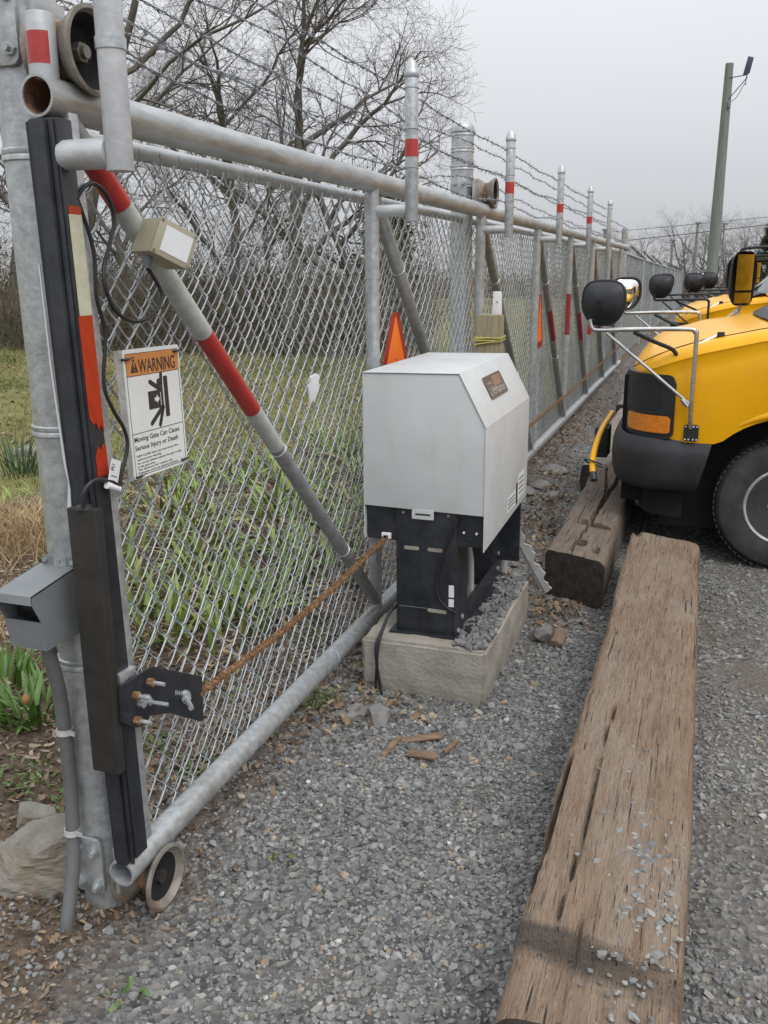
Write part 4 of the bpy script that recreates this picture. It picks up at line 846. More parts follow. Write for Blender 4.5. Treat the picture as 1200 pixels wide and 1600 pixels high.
tag(stones('pad_gravel', np.c_[px, py, np.full(len(px), .243)], np.clip(rng.lognormal(-4.6, .35, len(px)), .004, .02), rng.uniform(.02, .5, len(px))), 'dark loose gravel lying along the right edge of the pad', 'gravel', kind='stuff')

op = thing('gate_operator', 'pale grey gate operator cabinet on black base standing on the concrete pad', 'gate operator', (-.96, 3.6, .24))
cx0, cx1, cy0, cy1 = -1.208, -.728, 3.20, 4.06
front = [(cx0,.762),(cx1,.752),(cx1,1.086),(cx1-.105,1.282),(cx0,1.277)]
th_ = .003
cv = MB(); 
def wallp(poly, y): return MB().prism(poly, (0,y,0), (1,0,0), (0,0,1), (0,th_,0))
wallp(front, cy0).build('front_panel', M['cab'], op, bevel=.0012)
wallp([(cx0,.60),(cx1,.60),(cx1,1.086),(cx1-.105,1.282),(cx0,1.277)], cy1).build('back_panel', M['cab'], op)
def sheet(a, b, c, d, t): 
    m_ = MB(); A = [vec(q) for q in (a,b,c,d)]; t = vec(t); m_.add(A+[q+t for q in A], [(0,1,2,3),(4,7,6,5),(0,4,5,1),(1,5,6,2),(2,6,7,3),(3,7,4,0)]); return m_
sheet((cx0-.002,cy0-.004,1.279),(cx1-.103,cy0-.004,1.284),(cx1-.103,cy1+.006,1.284),(cx0-.002,cy1+.006,1.279),(0,0,.003)).build('top_panel', M['cab'], op, bevel=.001)
ch = sheet((cx1-.104,cy0-.004,1.285),(cx1+.001,cy0-.004,1.087),(cx1+.001,cy1+.006,1.087),(cx1-.104,cy1+.006,1.285),(.0026,0,.0014)).build('sloped_panel', M['cab'], op, bevel=.001)
sheet((cx1,cy0-.004,1.0865),(cx1,cy0-.004,.610),(cx1,cy1+.006,.632),(cx1,cy1+.006,1.0865),(.003,0,0)).build('side_panel', M['cab'], op, bevel=.001)
sheet((cx0-.003,cy0,1.277),(cx0-.003,cy0,.625),(cx0-.003,cy1,.625),(cx0-.003,cy1,1.277),(.003,0,0)).build('side_panel', M['cab'], op)
lt = MB().prism(rrect(.088,.036,.004,-.044,-.030), (-.968, cy0-.003, .752), (1,0,0), (0,0,1), (0,.003,0)).build('latch_tab', M['cab'], op)
MB().bx(-.998,-.938,cy0-.0042,cy0-.0028,.7385,.7445).build('latch_slot', M['lens'], lt)
# chassis and pedestal
MB().bx(cx0+.006, cx1-.002, cy0+.018, cy1-.004, .622, .9).build('chassis', M['black'], op)
MB().bx(-1.082, -.835, 3.212, 3.40, .242, .80).build('pedestal', M['black'], op, bevel=.004)
MB().bx(-1.082, -.835, 3.86, 4.0, .242, .622).build('rear_pedestal', M['black'], op, bevel=.004)
fr = MB().bx(-.840, -.832, 3.205, 4.03, .243, .335).build('base_angle', M['black'], op, bevel=.001)
MB().bx(-.832, -.790, 3.205, 4.03, .243, .250).build('base_foot', M['black'], op)
MB().bx(-1.105, -.83, 3.19, 3.42, .241, .2475).build('base_plate', M['black'], op)
MB().bx(-.835, -.735, 3.98, 4.0, .33, .62).build('rear_angle', M['black'], op)
for (y, z) in ((3.24,.262),(3.30,.30),(3.97,.29),(3.98,.36),(3.99,.5)): MB().tube([(-.832,y,z),(-.826,y,z)], .011, 10).build('bolt', M['galv'], op)
for (a, z, w) in ((-1.018,.598,.062),(-.922,.598,.06)): MB().prism(rrect(w,.015,.006,-w/2,-.0075), (a, 3.2115, z), (1,0,0), (0,0,1), (0,.001,0)).build('slot', M['concrete'], op, smooth=0)
MB().prism(rrect(.078,.015,.006,-.039,-.0075), (-.912, 3.2115, .345), (1,0,-.02), (0,0,1), (0,.001,0)).build('slot', M['concrete'], op, smooth=0)
MB().bx(-1.07,-.955,3.2108,3.212,.351,.353).build('seam', M['greybox'], op)
for xx in (-1.05,-.868): MB().tube([(xx,3.212,.742),(xx,3.205,.742)], .006, 8).build('screw', M['roller'], op)
k_ = MB().lathe([(.026,0),(.026,.003),(.022,.003)], (-.782,3.2175,.672), (0,-1,0), 20).build('knockout', M['black'], op)
for xx in (-.808,-.758): MB().tube([(xx,3.218,.678),(xx,3.212,.678)], .005, 8).build('screw', M['white'], op)
g_ = MB().lathe([(.0,-.03),(.0,0)], (0,0,0)) if False else None
cg = MB().bx(-1.138,-1.100,3.196,3.211,.630,.654).build('chain_guide', M['white'], op, bevel=.003)
MB().bx(-1.128,-1.110,3.1945,3.1965,.632,.645).build('guide_hole', M['lens'], cg)
nps = vec((cx1-.104, 3.46, 1.285)); nd = vec((.105,0,-.198)); nl = np.linalg.norm(nd); nd /= nl; nn_ = vec((.198,0,.105)); nn_ /= np.linalg.norm(nn_)
npo = vec((cx1-.104+.003, 3.44, 1.287))+nd*.145+nn_*.001
npl = MB().prism(rrect(.31,.095,.012), npo, (0,1,0), -nd, nn_*.002).build('name_plate', M['plate_br'], op, smooth=0)
MB().prism([(.12,.045),(.27,.045),(.285,.085),(.13,.088)], npo+nn_*.0024, (0,1,0), -nd, nn_*.0006).build('logo_patch', M['plate_or'], npl, smooth=0)
text_mesh('LiftMaster', .27, .034, npo+vec((0,.02,0))-nd*.014+nn_*.0024, (0,1,0), -nd, 'lettering', M['plate_tx'], npl)
text_mesh('Professional', .085, .012, npo+vec((0,.02,0))-nd*.060+nn_*.0024, (0,1,0), -nd, 'lettering', M['plate_tx'], npl)
def sticker(y0, y1, z0, z1, m='white', k=.0035):
    return sheet((cx1+k,y0,z0),(cx1+k,y1,z0),(cx1+k,y1,z1),(cx1+k,y0,z1),(.0006,0,0)).build('sticker', M[m], op, smooth=0)
s1 = sticker(3.62,3.80,.655,.72); sticker(3.81,3.84,.65,.745,'ink'); s2 = sticker(3.845,3.99,.665,.775)
for k in range(3): sheet((cx1+.0043,3.64,.668+.016*k),(cx1+.0043,3.78,.668+.016*k),(cx1+.0043,3.78,.676+.016*k),(cx1+.0043,3.64,.676+.016*k),(.0003,0,0)).build('print', M['greybox'], s1, smooth=0)
for k in range(4): sheet((cx1+.0043,3.87,.68+.022*k),(cx1+.0043,3.97,.68+.022*k),(cx1+.0043,3.97,.69+.022*k),(cx1+.0043,3.87,.69+.022*k),(.0003,0,0)).build('print', M['greybox'], s2, smooth=0)
for z0, z1 in ((.41,.46),(.37,.403)): sheet((-.864,3.2105,z0),(-.843,3.2105,z0),(-.843,3.2105,z1),(-.864,3.2105,z1),(0,-.0006,0)).build('sticker', M['white'], op, smooth=0)
for pts, m_, r in (([(-.80,3.36,.62),(-.815,3.35,.60),(-.835,3.40,.545),(-.842,3.45,.50),(-.842,3.48,.40),(-.842,3.50,.25)], 'whiteconduit', .014), ([(-.76,3.42,.63),(-.80,3.43,.60),(-.82,3.47,.55),(-.822,3.52,.45),(-.824,3.54,.25)], 'whiteconduit', .013)):
    MB().tube(smooth_path([(a-.03, b, c) for a, b, c in pts], 6), r, 12).build('conduit', M[m_], op)
MB().tube(smooth_path([(-.835,3.19,.725),(-.85,3.196,.68),(-.895,3.205,.56),(-.912,3.207,.46),(-.90,3.206,.40),(-.865,3.206,.365),(-.83,3.205,.352)], 8), .0052, 8).build('whip_cable', M['cable'], op)
MB().tube([(-.833,3.192,.735),(-.842,3.194,.70)], .011, 10).build('strain_relief', M['cable'], op)
cb = MB().tube(smooth_path([(-1.083,3.23,.345),(-1.10,3.19,.33),(-1.115,3.13,.27),(-1.125,3.088,.22),(-1.12,3.086,.12),(-1.105,3.085,.03),(-1.09,3.08,-.01)], 8), .0062, 8)
cb.tube(smooth_path([(-1.083,3.235,.340),(-1.104,3.19,.32),(-1.112,3.12,.262),(-1.118,3.087,.2),(-1.125,3.086,.10),(-1.13,3.083,.0)], 8), .0055, 8)
tag(cb.build('pair_of_cables', M['cable'], None), 'two black cables hanging over the front of the concrete pad', 'cable')
pv = MB().tube([(-.83,4.10,-.05),(-.83,4.10,.66)], .0185, 16).build('conduit_stub', M['whiteconduit'], None); tag(pv, 'pale vertical conduit behind the concrete pad', 'conduit')
# leaning bracket behind the pad
lb = thing('leaning_bracket', 'pale corroded metal strut leaning on the ground behind the pad', 'bracket', (-.65, 4.14, 0))
a, b = vec((-.805, 4.10, .46)), vec((-.635, 4.16, .13)); d = (b-a)/np.linalg.norm(b-a); n_ = np.cross(d, (0,1,0))
MB().prism([(0,0),(0,-.012)]+[(s_, -.030-.010*math.sin(s_*55)-.012*(math.sin(s_*120) > .2)) for s_ in np.linspace(.01, .36, 22)]+[(.37,-.014),(.37,0)], a+vec((.012,-.03,0)), d, n_ if n_[0] < 0 else -n_, (0,.010,0)).build('ragged_plate', M['whiteconduit'], lb)
MB().box((a+b)/2, (.012,.05,.37), np.stack([n_, np.cross(d, n_), d], 1)).build('flange', M['galv'], lb)
wp = thing('wood_post', 'weathered square timber post wrapped in yellow twine behind the cabinet', 'post', (-.985, 4.38, 0))
rough_block('post', -1.045, -.928, 4.33, 4.43, -.1, 1.442, M['wood44'], wp, step=.05, amp=.002, rnd=.004)
for k, (z0, z1, m_) in enumerate(((1.335,1.33,'twine'),(1.327,1.335,'twine'),(1.32,1.318,'twine'),(1.30,1.318,'straw'))):
    MB().tube([(-1.05-.0005*k,4.325,z0),(-.985,4.3225,(z0+z1)/2+.003),(-.923,4.325,z1),(-.922,4.435,z1+.004),(-1.05,4.435,z0+.003),(-1.05,4.325,z0)], .004, 6).build('twine', M['twine'], wp)
wb_ = MB().prism([(-.03,0),(.034,0),(.022,.30),(-.018,.30)], (-.975,4.46,1.25), (1,0,0), (0,0,1), (0,.012,0)).build('white_board', M['white'], None, bevel=.002); tag(wb_, 'narrow white board sticking up behind the twine wrapped post', 'board')
MB().tube([(-.972,4.459,1.50),(-.972,4.456,1.50)], .004, 6).build('nail', M['roller'], wb_)
MB().bx(-.985,-.965,4.44,4.4595,0,1.26).build('stake', M['wood44'], wb_)

# ================================================================ TIMBERS
def timber(name, x0, x1, y0, y1, h, m, label, cracks, holes=(), skew=0., skew0=-.3, seed=0, ny_=170, nr=96, rnd=.035, prof=None, grp='old timbers laid as wheel stops'):
    w = x1-x0; per = 2*(w+h); cx_ = (x0+x1)/2
    T = np.arange(nr)/nr*per; R = np.zeros((nr, 2))
    for i, s_ in enumerate(T):                                   # ring starts at lower left, runs up the left side, over the top
        if s_ < h: R[i] = (-w/2, s_)
        elif s_ < h+w: R[i] = (-w/2+s_-h, h)
        elif s_ < 2*h+w: R[i] = (w/2, h-(s_-h-w))
        else: R[i] = (w/2-(s_-2*h-w), 0)
    Y = np.linspace(0, 1, ny_); V = np.zeros((ny_, nr, 3))
    for j, t in enumerate(Y):
        y = y0+t*(y1-y0); hz = h*(1 if prof is None else prof(y))
        for i in range(nr):
            a, b = R[i]; b = b*hz/h
            ex, ez = min(a+w/2, w/2-a), min(b, hz-b)               # round the arrises
            if ex < rnd and ez < rnd:
                cxx = (rnd-ex); czz = (rnd-ez); l_ = math.hypot(cxx, czz)
                if l_ > rnd: k = (l_-rnd)/l_; a += np.sign(-a)*cxx*k; b += (1 if b < hz/2 else -1)*czz*k
            n1 = fbm(a*4+seed, y*1.6, b*4, 4); n2 = noise.noise(Vector((a*26+seed, y*3.5, b*26)))
            n3 = noise.noise(Vector((a*9+seed, y*9, b*9+3))); dn = .007*n1+.003*n2+.0035*n3; corner = max(0, 1-(ex+ez)/.10); dn -= .016*corner*max(0, noise.noise(Vector((y*2.6+seed, a*3, b*3)))+.15)
            na, nb = (a/(w/2), (b-hz/2)/(hz/2)); 
            if abs(na) > abs(nb): a += np.sign(na)*dn
            else: b += np.sign(nb)*dn
            if b > hz*.55:
                for (c0, c1, ya, yb, wd, dp) in cracks:
                    if ya < y < yb:
                        f = (y-ya)/(yb-ya); cc = c0+(c1-c0)*f+.012*noise.noise(Vector((y*2.2, c0*9, seed)))
                        ww = wd*(.35+.65*math.sin(PI*f))*(1+.5*noise.noise(Vector((y*6, c0*5, 2))))
                        q = abs(a-cc)
                        if q < ww: b -= dp*(1-q/ww)**.6*min(1, 4*math.sin(PI*f))
                for (hx, hy, rx, ry, dp) in holes:
                    q = ((a-hx)/rx)**2+((y-hy)/ry)**2
                    if q < 1: b -= dp*(1-q**3)
            V[j, i] = (cx_+a, y+(skew0+(skew-skew0)*t)*a+(.03*math.cos(a*9) if skew0 > -.2 else 0)*(1-t)**8, b+float(g(cx_, y))-.015)
    q = np.arange(nr); F = []
    for j in range(ny_-1): F += [(j*nr+i, j*nr+(i+1)%nr, (j+1)*nr+(i+1)%nr, (j+1)*nr+i) for i in range(nr)]
    t = thing(name, label, 'timber', (cx_, (y0+y1)/2, 0), grp)
    o = link_mesh('beam', V.reshape(-1, 3), F, m, t, smooth=50)
    for j, nm, yy in ((0, 'end_grain', -.001), (ny_-1, 'end_grain', .001)):
        E_ = V[j].copy(); E_[:, 1] += yy; c = E_.mean(0); P = np.concatenate([E_, c+(E_-c)*.5+np.array([0, .012 if j else -.004, 0])*np.sign(yy)*0, [c]])
        FF = [(i, (i+1)%nr, nr+(i+1)%nr, nr+i) for i in range(nr)]+[(nr+i, nr+(i+1)%nr, 2*nr) for i in range(nr)]
        link_mesh(nm, P, FF, M['endgrain'], t, smooth=40)
    return t, V
def add_checks(mt, sx=95., sy=1.9, lo=.655, hi=.71, dark=(.03,.024,.02)):
    nt_ = mt.node_tree; b_ = nt_.nodes['Principled BSDF']; sc_ = b_.inputs['Base Color'].links[0].from_socket
    co_ = _n(nt_, 'ShaderNodeTexCoord'); mp_ = _n(nt_, 'ShaderNodeMapping'); mp_.inputs['Scale'].default_value = (sx, sy, sx); nt_.links.new(co_.outputs['Object'], mp_.inputs[0])
    nz_ = _n(nt_, 'ShaderNodeTexNoise'); nz_.inputs['Scale'].default_value = 1.; nz_.inputs['Detail'].default_value = 3; nz_.inputs['Distortion'].default_value = .4; nt_.links.new(mp_.outputs[0], nz_.inputs['Vector'])
    r_ = _n(nt_, 'ShaderNodeMapRange'); r_.inputs[1].default_value = lo; r_.inputs[2].default_value = hi; nt_.links.new(nz_.outputs[0], r_.inputs[0])
    x_ = _n(nt_, 'ShaderNodeMix', data_type='RGBA'); nt_.links.new(r_.outputs[0], x_.inputs[0]); nt_.links.new(sc_, x_.inputs[6]); x_.inputs[7].default_value = (*dark, 1); nt_.links.new(x_.outputs[2], b_.inputs['Base Color'])
    ob_ = b_.inputs['Normal'].links[0].from_node; bp_ = _n(nt_, 'ShaderNodeBump'); bp_.invert = True; bp_.inputs['Strength'].default_value = 1.; bp_.inputs['Distance'].default_value = .012
    nt_.links.new(r_.outputs[0], bp_.inputs['Height']); nt_.links.new(ob_.outputs[0], bp_.inputs['Normal']); nt_.links.new(bp_.outputs[0], b_.inputs['Normal'])
add_checks(M['timber']); add_checks(M['timber'], 230., 5.5, .62, .85, (.10,.078,.06)); add_checks(M['timber_dk'], 80., 2.4, .64, .70); add_checks(M['timber_gr'], 80., 2., .64, .7)
ms = M['timber'].copy(); ms.name = 'weathered_oak_with_dark_step_band'; M['timber_step'] = ms          # dark ragged-edged band across the sawn step at the near end
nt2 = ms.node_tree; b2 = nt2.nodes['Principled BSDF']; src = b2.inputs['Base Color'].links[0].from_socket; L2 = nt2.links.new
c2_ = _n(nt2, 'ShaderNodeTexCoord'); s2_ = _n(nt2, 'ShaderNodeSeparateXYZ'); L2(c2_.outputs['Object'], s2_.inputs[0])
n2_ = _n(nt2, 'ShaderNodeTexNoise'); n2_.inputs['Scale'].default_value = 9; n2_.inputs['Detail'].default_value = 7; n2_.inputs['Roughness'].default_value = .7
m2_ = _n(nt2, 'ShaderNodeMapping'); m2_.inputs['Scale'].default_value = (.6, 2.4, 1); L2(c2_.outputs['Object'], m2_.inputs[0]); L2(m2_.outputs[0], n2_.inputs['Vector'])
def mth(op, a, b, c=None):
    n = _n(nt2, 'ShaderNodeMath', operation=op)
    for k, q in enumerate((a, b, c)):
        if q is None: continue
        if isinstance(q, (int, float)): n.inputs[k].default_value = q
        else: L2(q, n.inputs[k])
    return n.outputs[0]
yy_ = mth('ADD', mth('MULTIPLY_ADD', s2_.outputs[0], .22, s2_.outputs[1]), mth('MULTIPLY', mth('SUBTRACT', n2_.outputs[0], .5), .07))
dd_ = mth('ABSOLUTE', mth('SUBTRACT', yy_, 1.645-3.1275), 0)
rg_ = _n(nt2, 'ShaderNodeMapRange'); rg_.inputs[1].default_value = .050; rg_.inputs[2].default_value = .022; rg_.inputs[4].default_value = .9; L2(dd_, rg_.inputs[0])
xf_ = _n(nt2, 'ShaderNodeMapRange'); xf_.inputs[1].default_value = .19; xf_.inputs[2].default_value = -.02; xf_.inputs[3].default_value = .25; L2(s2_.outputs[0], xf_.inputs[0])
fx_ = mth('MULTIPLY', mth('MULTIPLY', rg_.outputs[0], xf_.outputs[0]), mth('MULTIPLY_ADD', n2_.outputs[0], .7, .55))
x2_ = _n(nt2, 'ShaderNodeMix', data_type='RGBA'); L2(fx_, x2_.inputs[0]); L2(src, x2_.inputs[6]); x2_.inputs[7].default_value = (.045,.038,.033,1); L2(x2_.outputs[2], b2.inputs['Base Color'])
def prof1(y):                                    # sawn step near the viewer's end
    if y > 1.690: return 1.
    if y > 1.625: return 1-.13*(1.690-y)/.065
    return .87
CR1 = [(-.095,-.07,1.66,2.9,.006,.03),(-.178,-.160,1.80,2.45,.010,.055),(-.05,-.04,1.45,1.75,.006,.02)]
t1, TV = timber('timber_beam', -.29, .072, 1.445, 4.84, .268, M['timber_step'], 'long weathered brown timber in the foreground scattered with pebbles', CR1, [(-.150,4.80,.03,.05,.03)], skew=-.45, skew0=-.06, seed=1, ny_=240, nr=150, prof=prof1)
n = 900; px = rng.normal(0, 1, n); py = np.clip(rng.normal(2.02, .22, n), 1.5, 2.6); px = -.045+.05*px-.05*(py-2.0)
q = (px > -.22) & (px < .055); px, py = px[q], py[q]
zt = .25*1.012*np.where(py > 1.65, 1, .9)+g(np.full(len(py), -.1), py)-.007
tag(stones('timber_pebbles', np.c_[px, py, zt], np.clip(rng.lognormal(-5.25, .45, len(px)), .002, .013), rng.uniform(.2, .84, len(px))), 'loose grey pebbles lying on the foreground timber', 'gravel', kind='stuff')
CR2 = [(-.03,.02,4.4,5.3,.008,.06),(.0,.05,5.1,6.5,.014,.07),(.03,-.06,5.6,6.6,.010,.05)]
timber('timber_beam', -.69, -.372, 4.40, 6.62, .265, M['timber_dk'], 'dark cracked timber with mortise holes under the van bumper', CR2, [(.005,4.62,.035,.055,.09),(.095,4.555,.022,.045,.08),(.055,5.02,.075,.05,.1),(-.04,5.05,.03,.06,.07)], skew=-.55, skew0=-.55, seed=5, ny_=170, nr=110)
timber('timber_beam', -.80, -.575, 6.72, 9.9, .24, M['timber_gr'], 'pale grey timber lying behind the dark one along the leaves', [(-.02,.03,6.8,9.5,.006,.03)], seed=9, ny_=60, nr=60)
timber('timber_beam', -.86, -.62, 10.2, 13.4, .23, M['timber_gr'], 'farthest grey timber beside the far vans', [(-.02,.03,10.5,13,.006,.03)], seed=12, ny_=40, nr=40)

# ================================================================ ROCKS AND BARK
def rock(name, c, s_, m, label, seed, rot=0., group=None, sub=4, cut=.75):
    bm = bmesh.new(); bmesh.ops.create_icosphere(bm, subdivisions=sub, radius=1)
    rs = random.Random(seed); planes = []
    for k in range(16):
        d = Vector((rs.gauss(0,1), rs.gauss(0,1), rs.gauss(0,1))).normalized(); planes.append((d, rs.uniform(cut-.22, cut+.05)))
    for v in bm.verts:
        p = v.co.copy()
        for d, l in planes:
            q = p.dot(d)
            if q > l: p -= d*(q-l)
        p += p.normalized()*(.03*fbm(p.x*2+seed, p.y*2, p.z*2)+.012*noise.noise(p*11))
        if sub == 5:                                     # split along its bedding
            q = p.z*.8+p.x*.45-p.y*.25; st = q*4.5+.5*noise.noise(p*1.8); fr_ = st-math.floor(st); p = p*(1+.055*(fr_**3)-.02)
        v.co = p
    V = np.array([tuple(v.co) for v in bm.verts]); F = [tuple(x.index for x in f.verts) for f in bm.faces]; bm.free()
    V = V*np.array(s_); c_, s2 = math.cos(rot), math.sin(rot)
    V = V @ np.array([[c_, s2, 0], [-s2, c_, 0], [0, 0, 1]])
    o = link_mesh(name, V, F, m, None, smooth=28); o.location = c
    return tag(o, label, 'rock', group)
rock('flat_rock', (-1.655, 1.775, .035), (.185, .215, .115), M['rock'], 'large flat layered grey rock at the foot of the near post', 3, .5, sub=5)
rock('small_rock', (-1.83, 1.93, .03), (.09, .07, .06), M['rock'], 'grey rock tucked behind the large flat rock', 8, .2)
rock('small_rock', (-1.155, 2.865, .02), (.085, .055, .05), M['rock_dk'], 'low buried stone left of the square stone before the pad', 4, .3)
rock('small_rock', (-1.03, 2.87, .035), (.062, .055, .062), M['rock_dk'], 'square grey stone lying in front of the concrete pad', 5, .8)
rock('small_rock', (-.585, 3.86, .03), (.075, .05, .055), M['rock_dk'], 'grey stone by the right side of the pad', 6, .1)
rock('small_rock', (-.515, 3.84, .03), (.055, .04, .05), M['rock_rd'], 'rust brown stone beside the pad corner', 7, .7)
rock('small_rock', (-.92, 3.03, .0), (.055, .04, .04), M['rock_dk'], 'small dark stone half buried at the pad foot', 15, .2)
for k, (a, b, s_) in enumerate(((-1.08,6.85,.10),(-1.12,7.4,.12),(-.98,6.55,.08),(-1.18,6.6,.09))): rock('small_rock', (a, b, .02), (s_, s_*1.3, .06), M['rock_dk'], ['second nearest flat stone in the strip between gate and timbers', 'farthest flat stone in the strip between gate and timbers', 'nearest flat stone in the strip, on the timber side', 'flat stone hard against the gate just behind the cabinet'][k], 20+k, k, 'stones in the strip by the gate')
for k, (a, b, s_) in enumerate(((-5.75,6.55,.22),(-5.35,6.75,.18),(-6.2,6.35,.2),(-4.95,6.95,.16))): rock('edging_stone', (a, b, .06), (s_, s_*.7, .10), M['rock'], ['pale edging stone seen just left of the near post', 'pale edging stone hidden mostly by the near post', 'leftmost pale edging stone by the spiky clump', 'rightmost pale edging stone seen through the mesh'][k], 30+k, k*.7, 'stones edging the flower bed')
rock('gravel_stone', (-.05+.0, 1.2, .0), (.02,.02,.015), M['rock'], 'single rounded stone in the near gravel', 44, 0, sub=2) if False else None
for k, (a, b, l_, w_, r_, lab) in enumerate(((-.93,2.70,.13,.022,1.35,'thin strip of bark standing left of the other bark pieces'),(-.84,2.78,.17,.03,.35,'brown strip of bark leaning across the gravel'),(-.80,2.66,.12,.035,-.15,'flat brown bark piece lying lowest'),(-.72,2.74,.09,.018,1.2,'short dark bark stick right of the bark pieces'))):
    mb = MB(); c_, s2 = math.cos(r_), math.sin(r_)
    mb.prism([(-l_/2,-w_/2),(l_/2*.8,-w_/2*.8),(l_/2,0),(l_/2*.7,w_/2),(-l_/2*.9,w_/2*.7)], (a, b, .018+.006*k), (c_, s2, .12), (-s2, c_, .25), (0,0,.008))
    tag(mb.build('bark_piece', M['barkchip'], None, bevel=.002), lab, 'bark', 'bark pieces in front of the pad')

# ================================================================ SCHOOL VANS
VY = 6.2                                          # centre line of the first van
half = smooth_path([(1.06,5.20),(.95,5.20),(.75,5.20),(.5,5.20),(.3,5.20),(.1,5.20),(-.02,5.203),(-.12,5.210),(-.2,5.224),(-.28,5.25),(-.34,5.288),(-.39,5.345),(-.43,5.43),(-.456,5.55),(-.472,5.75),(-.479,6.0),(-.48,6.2)], 4)
half[:, 0] = np.where(half[:, 0] < -.1, -.1+(half[:, 0]+.1)*.79, half[:, 0])
full = np.concatenate([half, np.c_[half[-2::-1, 0], 2*VY-half[-2::-1, 1]]])
tn = np.gradient(full, axis=0); tn /= np.linalg.norm(tn, axis=1)[:, None]; on = np.c_[-tn[:, 1], tn[:, 0]]
if np.dot(on[10], (0, -1)) < 0: on = -on
def zs_(X): return np.interp(X, [-.40,-.34,-.26,-.16,0,.31,1.06], [1.085,1.115,1.155,1.195,1.25,1.325,1.41])
def zc_(X): return np.interp(X, [-.40,-.34,-.26,-.14,0,.2,.4,1.06], [1.10,1.165,1.225,1.285,1.328,1.352,1.385,1.46])
def hood_z(x, y):
    s_ = 1-abs(y-VY)/1.0; return float(zs_(x)+(zc_(x)-zs_(x))*(1-max(0, 1-s_)**2.2))
AC, AR = .50, .515
def arch(X): return np.where(np.abs(X-AC) < AR, .36+np.sqrt(np.maximum(AR**2-(X-AC)**2, 0)), 0)
def strip(i0, i1, z0, z1, off, thick=.004, top_round=0.):
    P = full[i0:i1]+on[i0:i1]*off; n = len(P); mb = MB(); Zt = np.full(n, z1) if np.isscalar(z1) else z1; Zb = np.full(n, z0) if np.isscalar(z0) else z0
    if top_round:
        d = np.r_[0, np.cumsum(np.linalg.norm(np.diff(P, axis=0), axis=1))]; e = np.minimum(d, d[-1]-d); q = np.clip(1-e/top_round, 0, 1)
        r_ = top_round*(1-np.sqrt(1-q*q)); Zt = Zt-r_; Zb = Zb+r_*.6
    Q = P-on[i0:i1]*thick
    V = [(*P[k], Zb[k]) for k in range(n)]+[(*P[k], Zt[k]) for k in range(n)]+[(*Q[k], Zt[k]) for k in range(n)]+[(*Q[k], Zb[k]) for k in range(n)]
    F = []
    for k in range(n-1):
        for r_ in range(4): a_ = r_*n+k; b_ = ((r_+1)%4)*n+k; F.append((a_, a_+1, b_+1, b_))
    F += [(0, n, 2*n, 3*n), (n-1, 4*n-1, 3*n-1, 2*n-1)]
    return mb.add(V, F)
def idx(X): return int(np.argmin(np.abs(half[:, 0]-X)))
NF = len(full)
def dome(c, r, u, n, poly, depth, rings=(1, .985, .94, .8, .55, .25), p=2.6):
    c, r, u, n = map(vec, (c, r, u, n)); k = len(poly); V = []; F = []
    for s_ in rings:
        for a, b in poly: V.append(c+r*a*s_+u*b*s_+n*depth*(1-s_**p))
    V.append(c+n*depth)
    for q in range(len(rings)-1): F += [(q*k+i, q*k+(i+1)%k, (q+1)*k+(i+1)%k, (q+1)*k+i) for i in range(k)]
    L_ = (len(rings)-1)*k; F += [(L_+i, L_+(i+1)%k, len(V)-1) for i in range(k)]
    return MB().add(V, F)
MIR = []
for k in range(36):
    a = 2*PI*k/36; cxx, syy = math.cos(a), math.sin(a)
    xx = math.copysign(abs(cxx)**.62, cxx)*.108; yy = math.copysign(abs(syy)**(.6 if syy > 0 else .85), syy)*.118
    MIR.append((xx*1.14*(1-2.0*max(0, -yy-.02)), yy))
